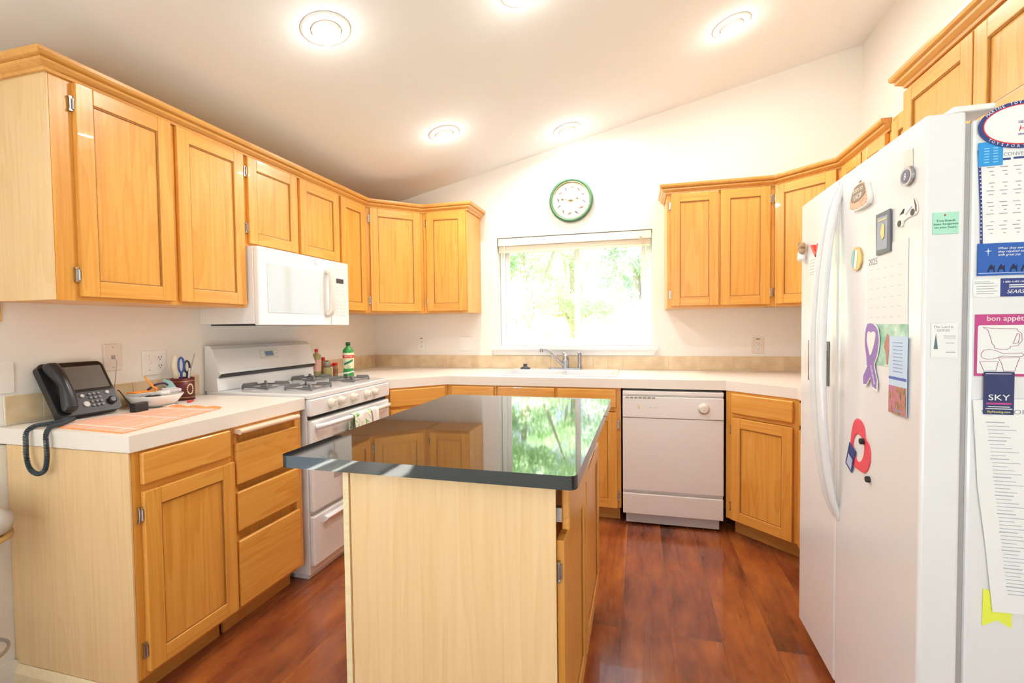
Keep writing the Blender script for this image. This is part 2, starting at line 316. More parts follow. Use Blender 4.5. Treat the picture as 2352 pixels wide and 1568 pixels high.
# ------------------------------------------------------------------ cabinets
def panel_door(name, parent, x0, x1, z0, z1, hinge='l', st=.056, y=0.0, hg=True):
    """frame-and-panel door in front of the plane y=0 (front looks to -y)"""
    m = MB(); t = .019
    m.box(x0, x0+st, y-t, y, z0, z1); m.box(x1-st, x1, y-t, y, z0, z1)
    m.box(x0+st, x1-st, y-t, y, z0, z0+st, 1); m.box(x0+st, x1-st, y-t, y, z1-st, z1, 1)
    m.box(x0+st-.001, x1-st+.001, y-t+.009, y-.001, z0+st-.001, z1-st+.001, 0)
    d = m.build(name, ['oak_v', 'oak_h'], parent, bevel=.0025)
    m = MB(); i = .0045; a0, a1, c0, c1 = x0+st, x1-st, z0+st, z1-st; yb = y-t+.0045    # inner bead
    for (p, q, r_, s_) in ((a0, a0+i, c0, c1), (a1-i, a1, c0, c1), (a0+i, a1-i, c0, c0+i), (a0+i, a1-i, c1-i, c1)): m.box(p, q, yb, y-t+.009, r_, s_)
    m.build('panel_bead', 'gap', d)
    if hg and hinge != 'n':
        hx = x0-.0065 if hinge == 'l' else x1+.0065
        for hz in (z0+.075, z1-.075):
            h = MB(); h.box(hx-.0055, hx+.0055, y-.009, y-.0005, hz-.024, hz+.024); h.box(hx-.0075, hx+.0075, y-.010, y-.0005, hz-.026, hz-.018); h.box(hx-.0075, hx+.0075, y-.010, y-.0005, hz+.018, hz+.026)
            h.cyl(.004, -.018, .018, (hx + (.004 if hinge == 'l' else -.004), y-.011, hz), 10)
            h.build('hinge', 'chrome', d, bevel=.001)
    return d
def slab(name, parent, x0, x1, z0, z1, y=0.0, t=.019):
    m = MB(); m.box(x0, x1, y-t, y, z0, z1); return m.build(name, 'oak_h', parent, bevel=.006, seg=3)
def carcass(parent, foot, z0, z1, w, body='oak_v', frame=.0, openings=None):
    """foot = outline in local xy, front edge on y=.019..; face frame 0..w"""
    m = MB(); m.prism(foot, z0, z1); m.build('cabinet_body', body, parent)
def face_frame(parent, w, z0, z1, stiles, rails, y=.019):
    m = MB()
    for a, b in stiles: m.box(a, b, 0, y, z0, z1)
    st = sorted(stiles)
    for a, b in rails:
        for k in range(len(st)-1): m.box(st[k][1], st[k+1][0], .0005, y, a, b, 1)
    m.build('face_frame', ['oak_v', 'oak_h'], parent)
def wall_cab(name, label, loc, rot, w, d, z0, z1, doors, foot=None, side=None):
    t = thing(name, label, 'cabinet', (loc[0], loc[1], z0), rot); h = z1-z0
    foot = foot or [(0.0008, .0195), (w-.0008, .0195), (w-.0008, d-.001), (0.0008, d-.001)]
    carcass(t, foot, .012, h-.002, w)
    m = MB(); m.prism(foot, 0.0, .0115); m.build('underside', 'oak_h', t)
    edges = [.0008] + [x for a, b, *_ in doors for x in (a, b)] + [w-.0008]
    stiles = [(edges[2*k], edges[2*k+1]) for k in range(len(doors)+1)]
    stiles = [(a-(.012 if a > .001 else 0), b+(.012 if b < w-.001 else 0)) for a, b in stiles]
    face_frame(t, w, 0, h-.002, stiles, [(0, .035), (h-.05, h-.002)])
    for a, b, hg in doors: panel_door('door', t, a, b, .014, h-.032, hg)
    return t
ZB, ZT = 1.36, 2.142
XL = .305
# left wall run
t = wall_cab('upper_cabinet', 'large two-door oak upper cabinet at the left edge, above the phone', (XL, -2.5, 0), 90, .802, .305, ZB, ZT, [(.067, .415, 'l'), (.441, .788, 'n')])
m = MB(); m.box(.002, XL-.0005, -2.506, -2.5002, ZB+.001, ZT-.003); m.build('side_panel', 'veneer', t, world=True)['label'] = 'pale veneered end panel'
t = wall_cab('upper_cabinet', 'short two-door oak upper cabinet directly over the microwave', (XL, -1.698, 0), 90, .768, .305, 1.668, ZT, [(.014, .367, 'l'), (.392, .756, 'n')])
t = wall_cab('upper_cabinet', 'narrow single-door oak upper cabinet between microwave and corner cabinet', (XL, -.930, 0), 90, .32, .305, ZB, ZT, [(.014, .296, 'n')])
s2 = math.sqrt(2)
fd = [(0, .0195), (.4313, .0195), (.4313/2+.4313, .4313/2+.02)]
def diag_foot(w, d1):   # local outline of a corner cabinet: front w wide, wings d1 deep
    k = d1/s2; return [(.016, .0195), (w-.016, .0195), (w-.002+k-.012, k+.003-.002), (w/2+.0, w/2+2*k-.006), (-k+.014, k+.001)]
t = wall_cab('upper_corner_cabinet', 'diagonal single-door oak upper cabinet in the left corner', (XL, -.61, 0), 45, .4313, .3, ZB, ZT, [(.03, .404, 'l')], diag_foot(.4313, .302))
t = wall_cab('upper_cabinet', 'single-door oak upper cabinet on the back wall just left of the window', (.61, -XL, 0), 0, .356, .303, ZB, ZT, [(.033, .345, 'l')])
# right group
t = wall_cab('upper_cabinet', 'two-door oak upper cabinet on the back wall right of the window', (2.372, -XL, 0), 0, .648, .303, ZB, ZT, [(.027, .318, 'l'), (.33, .62, 'r')])
t = wall_cab('upper_corner_cabinet', 'diagonal single-door oak upper cabinet in the right corner, partly behind the fridge', (3.02, -XL, 0), -45, .389, .3, ZB, ZT, [(.012, .362, 'l')], diag_foot(.389, .302))
XR = 3.295
t = wall_cab('upper_cabinet', 'oak upper cabinet on the right wall under the crown moulding, mostly behind the fridge', (XR, -.581, 0), -90, .539, .306, ZB, ZT, [(.03, .262, 'n'), (.28, .51, 'n')])
t = wall_cab('upper_cabinet', 'oak upper cabinet without crown tucked between fridge top and the over-fridge cabinet', (XR, -1.121, 0), -90, .345, .306, ZB, ZT+.022, [(.03, .32, 'n')])
XF = 3.19
t = wall_cab('upper_cabinet', 'deep two-door oak cabinet above the refrigerator', (XF, -1.472, 0), -90, .93, .412, 1.80, 2.16, [(.01, .402, 'n'), (.41, .9, 'n')])

def sweep(name, label, path, z, prof):
    m = MB(); P2 = [Vector(p) for p in path]; n = len(P2); rings = []
    for i, p in enumerate(P2):
        d0 = (P2[i]-P2[i-1]).normalized() if i else (P2[1]-P2[0]).normalized()
        d1 = (P2[i+1]-P2[i]).normalized() if i < n-1 else d0
        n0 = Vector((d0.y, -d0.x)); n1 = Vector((d1.y, -d1.x)); mm = (n0+n1).normalized(); k = 1/max(.3, mm.dot(n0))
        rings.append([(p.x+mm.x*k*o, p.y+mm.y*k*o, z+h) for o, h in prof])
    q = len(prof); vs = [v for r_ in rings for v in r_]
    fs = [(i*q+k, (i+1)*q+k, (i+1)*q+(k+1) % q, i*q+(k+1) % q) for i in range(n-1) for k in range(q)]
    fs += [list(range(q))[::-1], [(n-1)*q+k for k in range(q)]]
    m.add(vs, fs); return tag(m.build(name, 'oak_crown'), label, 'moulding')
CROWN = [(.0, 0), (.008, 0), (.010, .010), (.016, .013), (.029, .022), (.031, .030), (.025, .033), (.039, .038), (.044, .046), (.044, .058), (.0, .058)]
e = .0012
sweep('crown_moulding', 'oak crown moulding running along the tops of the left-hand upper cabinets', [(.001, -2.5065-e), (XL+e, -2.5065-e), (XL+e, -.61), (.61, -XL-e), (.966+e, -XL-e), (.966+e, -.002)], 2.112, CROWN)
sweep('crown_moulding', 'oak crown moulding on the right-hand upper cabinets around the corner', [(2.372-e, -.002), (2.372-e, -XL-e), (3.02, -XL-e), (XR-e, -.58), (XR-e, -1.118)], 2.112, CROWN)
sweep('crown_moulding', 'oak crown moulding on the cabinet above the refrigerator', [(XF+.14, -1.472+e), (XF-e, -1.472+e), (XF-e, -2.402)], 2.148, CROWN)

# base cabinets
XB = .606; HB = .858
def base_cab(name, label, loc, rot, w, d, doors=(), drawers=(), foot=None, toe=True, stiles=None, group=None):
    t = thing(name, label, 'cabinet', (loc[0], loc[1], 0), rot, group)
    foot2 = foot or [(0.0008, .0195), (w-.0008, .0195), (w-.0008, d-.001), (0.0008, d-.001)]
    carcass(t, foot2, .10, .73 if name == 'sink_cabinet' else HB, w)
    tk = MB(); tk.box(.01, w-.01, .075, .09, .0, .0995); tk.build('toe_kick', 'oak_d', t)
    ys = sorted(set([.0008, w-.0008]))
    stl = stiles or [(.0008, .035), (w-.035, w-.0008)]
    face_frame(t, w, .10, HB, stl, [(.10, .13), (.71, .765), (.83, HB)])
    for q in doors: panel_door('door', t, q[0], q[1], q[2], q[3], q[4])
    for q in drawers: slab('drawer', t, *q)
    return t
t = base_cab('base_cabinet', 'oak base cabinet with one drawer over one door, under the phone', (XB, -2.5, 0), 90, .389, .56, doors=[(.027, .389, .118, .722, 'l')], drawers=[(.025, .375, .745, .852)], stiles=[(.0008, .035), (.37, .388)])
m = MB(); m.box(.037, XB-.0005, -2.506, -2.5002, .072, .857); m.build('side_panel', 'veneer', t, world=True)['label'] = 'pale veneered end panel'
m = MB(); m.prism([(-2.5062, 0), (-2.520, 0), (-2.520, .045), (-2.512, .062), (-2.5062, .071)], .037, .56, axis='x'); m.build('base_moulding', 'cream_wood', t, world=True)['label'] = 'cream strip at the foot of the end panel'
t = base_cab('base_cabinet', 'oak base cabinet with a stack of three drawers beside the range', (XB, -2.1105, 0), 90, .409, .56, drawers=[(.012, .367, .622, .792), (.012, .367, .432, .592), (.012, .372, .118, .392)], stiles=[(.0008, .03), (.37, .408)])
m = MB(); m.box(.012, .352, -.032, .3, .832, .848); m.cyl(.011, .010, .354, (0, -.034, .840), 14, axis='x'); m.build('pull_out_board', mat('worn_pale_board', (.80, .60, .44), .4), t)
k45 = .914-.61
wD = k45*s2
fdb = [(.016, .0195), (wD-.016, .0195), (wD+.40, .415), (wD/2, wD/2+.83), (-.40, .415)]
t = base_cab('base_corner_cabinet', 'diagonal oak base cabinet in the left corner with a wide drawer', (.612, -.912, 0), 45, wD, .5, doors=[(.03, .40, .118, .718, 'l')], drawers=[(.025, .405, .738, .848)], foot=fdb)
t = base_cab('base_cabinet', 'oak base cabinet on the back wall left of the sink cabinet', (.916, -XB, 0), 0, .354, .60, doors=[(.03, .335, .118, .705, 'l')], drawers=[(.035, .337, .735, .850)])
t = base_cab('sink_cabinet', 'oak sink base cabinet below the window, left of the dishwasher', (1.272, -XB, 0), 0, .810, .60, doors=[(.015, .395, .10, .705, 'l'), (.412, .786, .10, .705, 'r')], drawers=[(.011, .392, .735, .850), (.409, .781, .735, .850)], stiles=[(.0008, .02), (.385, .42), (.775, .809)])
t = base_cab('base_corner_cabinet', 'diagonal oak base cabinet in the right corner with drawer over door', (2.69, -.612, 0), -45, wD-.002, .5, doors=[(.045, .40, .105, .708, 'l')], drawers=[(.045, .40, .732, .846)], foot=fdb, stiles=[(.0008, .045), (.395, wD-.003)])
t = base_cab('base_cabinet', 'oak base cabinet on the right wall, nearly hidden by the refrigerator', (2.996, -.918, 0), -90, .56, .60, doors=[(.03, .53, .105, .708, 'l')], drawers=[(.03, .53, .732, .846)])

# countertops
DC = .632; ZC = .917; TC = .057; YA = .9145
m = MB(); m.box(.0015, DC-.012, -2.513, -1.682, ZC-TC, ZC); tag(m.build('countertop', 'counter', bevel=.002), 'off-white laminate countertop on the left, under phone and bowl', 'countertop')
m.v[1].x  # keep
SX0, SX1, SY0, SY1 = 1.25, 2.05, -.525, -.05
m = MB()
m.prism([(.0015, -.0015), (SX0+.01, -.0015), (SX0+.01, -DC+.01), (YA, -DC+.01), (DC-.01, -YA), (.0015, -YA)], ZC-TC, ZC)
m.box(SX0+.01, SX1-.01, -DC+.01, SY0+.01, ZC-TC, ZC); m.box(SX0+.01, SX1-.01, SY1-.01, -.0015, ZC-TC, ZC)
m.prism([(SX1-.01, -.0015), (W-.0015, -.0015), (W-.0015, -1.495), (W-DC+.01, -1.495), (W-DC+.01, -YA), (W-YA, -DC+.01), (SX1-.01, -DC+.01)], ZC-TC, ZC)
tag(m.build('countertop', 'counter'), 'long off-white laminate countertop wrapping both corners under the window', 'countertop')
# backsplash
def splash(label, axis, a, b, off):
    m = MB(); n = max(1, round((b-a)/.108)); st = (b-a)/n; g = .0018
    if axis == 'x': m.box(a, b, -.006, -.001, ZC+.001, 1.024, 1)
    elif axis == 'y': m.box(.001, .006, a, b, ZC+.001, 1.024, 1)
    else: m.box(W-.006, W-.001, a, b, ZC+.001, 1.024, 1)
    for k in range(n):
        p, q = a+k*st+g, a+(k+1)*st-g
        if axis == 'x': m.box(p, q, -.009, -.0061, ZC+.006, 1.022)
        elif axis == 'y': m.box(.0061, .009, p, q, ZC+.006, 1.022)
        else: m.box(W-.009, W-.0061, p, q, ZC+.006, 1.022)
    tag(m.build('tile_backsplash', ['tile', 'grout'], bevel=.0008), label, 'backsplash')
splash('beige tile backsplash strip behind the phone on the left wall', 'y', -2.49, -1.71, 0)
splash('beige tile backsplash strip on the left wall between range and corner', 'y', -.905, -.012, 0)
splash('long beige tile backsplash strip under the window on the back wall', 'x', .010, W-.010, 0)
splash('beige tile backsplash strip on the right wall behind the refrigerator', 'r', -1.48, -.012, 0)

# sink
sk = thing('kitchen_sink', 'white drop-in double sink in the counter below the window', 'sink', (1.65, -.29, ZC))
m = MB(); zr = ZC+.0095; z0 = ZC+.0005; by0, by1 = -.50, -.165
m.box(SX0, SX1, SY0, by0, z0, zr); m.box(SX0, SX1, by1, SY1, z0, zr); m.box(SX0, SX0+.03, by0, by1, z0, zr); m.box(SX1-.03, SX1, by0, by1, z0, zr); m.box(1.635, 1.665, by0, by1, z0, zr)
m.build('rim', 'enamel', sk, world=True, bevel=.003)
for a, b in ((SX0+.0305, 1.6345), (1.6655, SX1-.0305)):
    m = MB(); zb = ZC-.17; w_ = .006; y_0, y_1 = by0+.0005, by1-.0005
    m.box(a, b, y_0, y_1, zb, zb+w_); m.box(a, a+w_, y_0, y_1, zb+w_, zr-.001); m.box(b-w_, b, y_0, y_1, zb+w_, zr-.001); m.box(a+w_, b-w_, y_0, y_0+w_, zb+w_, zr-.001); m.box(a+w_, b-w_, y_1-w_, y_1, zb+w_, zr-.001)
    bo = m.build('basin', 'enamel', sk, world=True)
    m = MB(); m.lathe([(.04, 0), (.04, .002), (.03, .001)], ((a+b)/2, -.33, zb+w_+.0005), 20); m.build('drain', 'chrome', bo, world=True)
fc = thing('kitchen_faucet', 'chrome single-lever faucet with swung spout on the sink ledge', 'faucet', (1.66, -.105, zr))
m = MB(); m.prism([(1.535, -.125), (1.55, -.135), (1.60, -.13), (1.66, -.137), (1.72, -.13), (1.77, -.135), (1.785, -.125), (1.785, -.09), (1.77, -.078), (1.55, -.078), (1.535, -.09)], zr+.0005, zr+.012); m.build('base_plate', 'chrome', fc, world=True, bevel=.004)
m = MB(); m.lathe([(.026, .012), (.025, .06), (.027, .07), (.024, .085)], (1.66, -.105, zr), 20); m.build('body', 'chrome', fc, world=True)
m = MB(); m.lathe([(.024, .085), (.023, .10), (.016, .112), (.003, .115)], (1.66, -.105, zr), 20); m.tube([(1.665, -.105, zr+.10), (1.652, -.105, zr+.118), (1.640, -.108, zr+.123)], [.012, .011, .008], 10); m.build('lever', 'steel', fc, world=True)
m = MB(); m.tube([(1.645, -.11, zr+.03), (1.60, -.125, zr+.075), (1.555, -.14, zr+.125), (1.53, -.15, zr+.145), (1.51, -.155, zr+.152), (1.492, -.16, zr+.150)], [.014, .012, .011, .011, .011, .011], 14); m.cyl(.012, -.02, .006, (1.487, -.162, zr+.150), 14); m.build('spout', 'chrome', fc, world=True)
m = MB(); m.lathe([(.016, .012), (.015, .03), (.012, .035), (.0135, .07), (.0145, .10), (.013, .118)], (1.765, -.105, zr), 16); m.sphere((1.762, -.115, zr+.122), .014, 12, sc3=(1, 1.4, .8)); m.build('side_sprayer', 'steel', fc, world=True)
m = MB(); m.lathe([(.036, 0), (.038, .004), (.034, .010), (.018, .016), (.013, .024), (.016, .034), (.017, .037)], (1.352, -.12, zr+.0005), 24)
tag(m.build('sink_stopper', mat('dark_rubber', (.05, .06, .09), .45)), 'dark rubber sink stopper resting on the left sink ledge', 'stopper')

# ------------------------------------------------------------------ range
def Wm(b): return b   # (marker)
rg = thing('gas_range', 'white freestanding gas range with black burner grates', 'stove', (.0, -1.676, 0), 90)
# local frame: x = along the front (0..0.76), y = into the wall; front plane at y=0 is world x=0 -> shift by XRG
XRG = .618; RW = .757
rg.location = (XRG, -1.6775, 0)
m = MB(); m.box(.003, RW-.003, .0, XRG-.012, .03, .905); m.box(.02, RW-.02, .02, .5, .0, .03); m.build('range_body', 'enamel', rg, bevel=.003)
m = MB(); m.box(.0, RW, -.022, XRG-.012, .9055, .932); m.build('cooktop', 'enamel', rg, bevel=.006, seg=3)
m = MB(); m.box(.0, RW, -.030, -.0005, .822, .9045); cp = m.build('control_panel', 'enamel', rg, bevel=.006, seg=3)
for wy in (-1.523, -1.438, -1.322, -1.186, -1.105):
    lx = wy+1.6775; m = MB(); c = (lx, 0, .868)
    m.lathe([(.024, -.0305), (.024, -.034), (.020, -.037), (.018, -.060), (.015, -.063)], c, 22, axis='y'); m.box(lx-.004, lx+.004, -.068, -.06, .852, .884); m.build('burner_knob', 'enamel2', rg, bevel=.001)
m = MB(); m.box(.012, RW-.012, -.004, -.0005, .802, .8215); m.build('gap_shade', 'dark', rg)  # dark strip painting the shade in the gap above the oven door
m = MB(); m.box(.006, RW-.006, -.030, -.0005, .345, .80); od = m.build('oven_door', 'enamel', rg, bevel=.010, seg=3)
m = MB(); m.box(.17, RW-.17, -.0315, -.0305, .47, .70); m.build('oven_window', mat('grey_oven_glass', (.45, .45, .46), .12), od)
m = MB(); m.tube([(.035, -.032, .765), (.05, -.055, .770), (.09, -.066, .772), (.25, -.070, .773), (RW-.25, -.070, .773), (RW-.09, -.066, .772), (RW-.05, -.055, .770), (RW-.035, -.032, .765)], .013, 14); m.build('oven_handle', 'enamel', od)
m = MB(); m.box(.006, RW-.006, -.028, -.0005, .075, .325); sd = m.build('storage_drawer', 'enamel', rg, bevel=.008, seg=3)
m = MB(); m.prism([(-.028, .27), (-.052, .285), (-.054, .296), (-.03, .305)], .08, RW-.08, axis='x'); m.build('drawer_handle', 'enamel', sd, bevel=.003)
# backguard
m = MB(); yb = XRG-.004
m.prism([(yb, .9325), (yb-.085, .9325), (yb-.080, 1.00), (yb-.083, 1.008), (yb-.100, 1.02), (yb-.096, 1.035), (yb-.055, 1.150), (yb-.035, 1.168), (yb-.006, 1.168)], .002, RW-.002, axis='x')
bg = m.build('backguard', 'enamel', rg, bevel=.004)
m = MB(); m.prism([(yb-.082, 1.001), (yb-.0865, 1.001), (yb-.106, 1.0185), (yb-.101, 1.022)], .012, RW-.012, axis='x'); m.build('black_vent', 'black', bg)
def on_guard(lx, z, w, h, mt, nm, lift=.001):
    def y(z): return yb-.096+(z-1.035)*(.041/.115)
    m = MB(); n = Vector((0, -.942, -.0)) ; a, b = z-h/2, z+h/2
    m.add([(lx-w/2, y(a)-lift-.002, a), (lx+w/2, y(a)-lift-.002, a), (lx+w/2, y(b)-lift-.002, b), (lx-w/2, y(b)-lift-.002, b), (lx-w/2, y(a)+.001, a), (lx+w/2, y(a)+.001, a), (lx+w/2, y(b)+.001, b), (lx-w/2, y(b)+.001, b)],
          [(0, 1, 2, 3), (0, 4, 5, 1), (1, 5, 6, 2), (2, 6, 7, 3), (3, 7, 4, 0)]); return m.build(nm, mt, bg)
on_guard(.375, 1.108, .135, .052, mat('grey_green_panel', (.66, .68, .62), .4), 'clock_panel')
on_guard(.375, 1.110, .062, .026, mat('clock_lcd', (.16, .24, .42), .3), 'clock_display', .0025)
for q in (-.053, .053):
    for zz in (1.10, 1.118): on_guard(.375+q, zz, .016, .008, 'white', 'clock_button', .0025)
# grates
def grate(cx, cy):
    g = MB(); zz = .950; L_ = .105; 
    g.lathe([(.050, .933), (.052, .937), (.044, .9385)], (cx, cy, 0), 24, mi=1)
    g.lathe([(.030, .938), (.030, .946), (.024, .948)], (cx, cy, 0), 20)
    for k in range(4):
        a = R(45+90*k); c_, s_ = math.cos(a), math.sin(a); T0 = Matrix.Translation((cx, cy, 0)) @ Matrix.Rotation(a, 4, 'Z')
        g.T = T0; g.prism([(.035, zz), (.045, zz+.016), (.11, zz+.012), (.118, zz), (.118, .934), (.108, .934), (.106, zz-.004), (.05, zz-.002)], -.0045, .0045, axis='y')
    g.T = Matrix.Translation((cx, cy, 0))
    for k in range(4):
        a0, a1 = R(45+90*k), R(135+90*k); r_ = .112
        g.tube([(r_*math.cos(a0), r_*math.sin(a0), .944), (r_*math.cos(a1), r_*math.sin(a1), .944)], .0045, 8)
    return g
for lx in (.19, .565):
    for ly in (.13, .40):
        gm = grate(lx, ly); go = gm.build('burner_grate', ['iron', 'steel'], rg, bevel=.0008)

# towels on the oven handle
def towel(label, y0, y1, zfront, ph, mt, extra=None):
    m = MB(); nu, prof = 22, []
    hx, hz = XRG+.070, .773
    for k in range(9): prof.append((hx-.017, hz-.16+.155*k/8))
    for k in range(1, 8): a = math.pi - math.pi*k/8; prof.append((hx+.0175*math.cos(a), hz+.0175*math.sin(a)))
    for k in range(15): prof.append((hx+.018+.006*math.sin(k*.25), hz-.0-(hz-zfront)*k/14))
    vs = []
    for i in range(nu+1):
        u = i/nu; y = y0+(y1-y0)*u
        for j, (x, z) in enumerate(prof):
            f = max(0, (j-15)/14); wob = .007*math.sin(u*16+ph)*f + (.003*math.sin(u*7+ph))*(j > 15)
            vs.append((x+wob+.004*f, y+(.5-u)*.03*f, z))
    q = len(prof); m.add(vs, [(i*q+j, i*q+j+1, (i+1)*q+j+1, (i+1)*q+j) for i in range(nu) for j in range(q-1)], 0, True)
    return tag(m.build('dish_towel', mt, solid=.003), label, 'towel', 'dish towels on the oven handle')
def floral():
    m = mat('towel_leaf_print', (.85, .84, .82), .9); N, L, B = nodes(m)
    tc = N.new('ShaderNodeTexCoord'); n = N.new('ShaderNodeTexNoise'); n.inputs['Scale'].default_value = 26; n.inputs['Detail'].default_value = 3; n.inputs['Distortion'].default_value = 1.2
    L.new(tc.outputs['Object'], n.inputs['Vector'])
    r = ramp(N, [(0, (.86, .85, .83)), (.52, (.86, .85, .83)), (.55, (.45, .62, .25)), (.62, (.16, .40, .12)), (.75, (.10, .30, .22))]); L.new(n.outputs[0], r.inputs[0]); L.new(r.outputs[0], B.inputs['Base Color']); return m
towel('white dish towel with green leaf print hanging over the oven handle', -1.40, -1.235, .50, 0, floral())
towel('plain white dish towel bunched on the oven handle right of the leaf-print towel', -1.228, -1.155, .55, 2, mat('white_cotton', (.84, .82, .80), .9))

# microwave
mw = thing('microwave_oven', 'white over-the-range microwave hanging under the short cabinet', 'microwave', (.345, -1.694, 1.272), 90)
m = MB(); m.box(.002, .760, .0, .343, .008, .395); m.build('microwave_case', 'enamel', mw, bevel=.003)
m = MB(); m.box(.03, .73, .02, .30, .0, .0075); m.build('underside_vent', 'dark', mw)
m = MB(); m.box(.002, .575, -.030, -.0005, .0, .395); md_ = m.build('microwave_door', 'enamel', mw, bevel=.006, seg=3)
m = MB(); m.box(.06, .475, -.032, -.0305, .065, .315); m.build('door_window', mat('glossy_white_glass', (.58, .63, .65), .05, coat=1), md_, bevel=.002)
m = MB(); m.tube([(.535, -.034, .065), (.538, -.055, .075), (.540, -.062, .10), (.540, -.064, .19), (.540, -.062, .29), (.538, -.055, .315), (.535, -.034, .325)], [.019, .018, .017, .016, .017, .018, .019], 14); m.build('door_handle', 'enamel2', md_)
m = MB(); m.box(.578, .760, -.030, -.0005, .0, .395); mc = m.build('control_panel', 'enamel', mw, bevel=.005, seg=3)
m = MB(); m.box(.63, .705, -.0315, -.0305, .262, .29); m.build('display', mat('dark_display', (.05, .04, .06), .3), mc)
m = MB(); m.box(.622, .716, -.03065, -.0304, .055, .25, 1)
for i in range(3):
    for j in range(9):
        if j == 3: continue
        x = .625+i*.035; z = .235-j*.022; m.box(x, x+.018, -.0312, -.0304, z, z+.0035)
m.build('keypad_print', [mat('pale_grey_print', (.55, .53, .51), .6), 'enamel'], mc)
m = MB(); m.cyl(.011, -.0315, -.0304, (.44, 0, .358), 24, axis='y'); m.build('round_badge', mat('silver_badge', (.6, .6, .62), .3, .5), md_)

# dishwasher
dw = thing('dishwasher', 'off-white built-in dishwasher with a round dial, right of the sink cabinet', 'dishwasher', (2.091, -.606, 0), 0)
m = MB(); m.box(.002, .584, .0, .55, .10, .845); m.build('tub', 'dw', dw)
m = MB(); m.box(.002, .584, -.030, -.0005, .682, .812); m.box(.002, .584, -.024, -.0005, .822, .845); m.box(.002, .584, -.012, -.0005, .812, .822); pn = m.build('control_panel', 'dw', dw, bevel=.004)
m = MB()
for k in range(7): m.box(.02+k*.026, .040+k*.026, -.0315, -.0302, .800, .8105)
m.build('vent_slots', mat('grey_slots', (.33, .32, .30), .6), pn)
m = MB(); m.lathe([(.034, -.031), (.034, -.034), (.026, -.036), (.024, -.050), (.021, -.052)], (.472, 0, .748), 28, axis='y'); m.box(.469, .475, -.056, -.051, .728, .768); m.build('dial', 'enamel2', pn)
m = MB(); m.box(.094, .104, -.036, -.0305, .735, .757); m.build('latch_switch', mat('tan_switch', (.78, .62, .42), .5), pn, bevel=.001)
m = MB(); m.box(.165, .171, -.0312, -.0304, .742, .750); m.box(.175, .215, -.0312, -.0304, .7445, .7475); m.build('badge', mat('badge_grey', (.6, .6, .6), .5), pn)
m = MB(); m.box(.002, .584, -.026, -.0005, .228, .6795); m.build('door_panel', 'dw', dw, bevel=.004)
m = MB(); m.box(.002, .582, -.030, -.0005, .082, .208); m.build('lower_panel', 'dw', dw, bevel=.003)
m = MB(); m.box(.02, .565, .015, .03, .012, .0995); m.build('kick_plate', mat('kick_grey', (.6, .6, .63), .4), dw)

# ------------------------------------------------------------------ refrigerator
fr = thing('refrigerator', 'large white side-by-side refrigerator covered with magnets and papers', 'refrigerator', (3.25, -1.935, 0))
FX = 2.822
m = MB(); m.box(2.915, 3.595, -2.352, -1.512, .03, 1.700); m.box(2.93, 3.58, -2.34, -1.52, 0, .03); m.build('refrigerator_body', 'enamel', fr, world=True, bevel=.006)
m = MB(); m.box(2.900, 2.9145, -2.345, -1.52, .07, 1.695); m.build('door_gasket', mat('grey_gasket', (.38, .36, .36), .6), fr, world=True)
m = MB(); m.box(2.87, 2.9, -2.34, -1.52, .005, .045); m.build('grille', mat('light_grille', (.6, .6, .6), .5), fr, world=True)
for a, b in ((-2.35, -2.28), (-1.59, -1.52)): m = MB(); m.box(2.88, 2.96, a, b, 1.7205, 1.735); m.build('hinge_cover', 'white', fr, world=True, bevel=.005)
m = MB(); m.box(FX, 2.8995, -1.872, -1.508, .05, 1.718); fz = m.build('freezer_door', 'enamel', fr, world=True, bevel=.007, seg=3)
m = MB(); m.box(FX, 2.8995, -2.361, -1.878, .05, 1.718); rf = m.build('refrigerator_door', 'enamel', fr, world=True, bevel=.007, seg=3)
def handle(y, par, s):
    pts = []; n = 16
    for k in range(n+1):
        u = k/n; z = 1.69-1.08*u; b = math.sin(math.pi*u)**.6
        pts.append((FX+.004-.062*b, y + s*.012*(1-b), z))
    m = MB(); m.tube(pts, [.009+.006*math.sin(math.pi*k/n)**.5 for k in range(n+1)], 12); m.build('door_handle', 'enamel', par, world=True)
handle(-1.845, fz, -1); handle(-1.908, rf, 1)
m = MB(); m.box(FX-.0025, FX-.0005, -1.812, -1.602, 1.035, 1.188); m.build('dispenser_frame', mat('dispenser_grey', (.05, .07, .06), .25), fz, world=True, bevel=.001)
m = MB(); m.box(FX-.0040, FX-.0027, -1.795, -1.622, 1.048, 1.15); m.build('dispenser_niche', mat('dispenser_niche', (.50, .50, .47), .3), fz, world=True)
m = MB(); m.box(FX-.0040, FX-.0027, -1.795, -1.622, 1.155, 1.182); m.build('dispenser_buttons', mat('dispenser_button_strip', (.6, .62, .6), .4), fz, world=True)

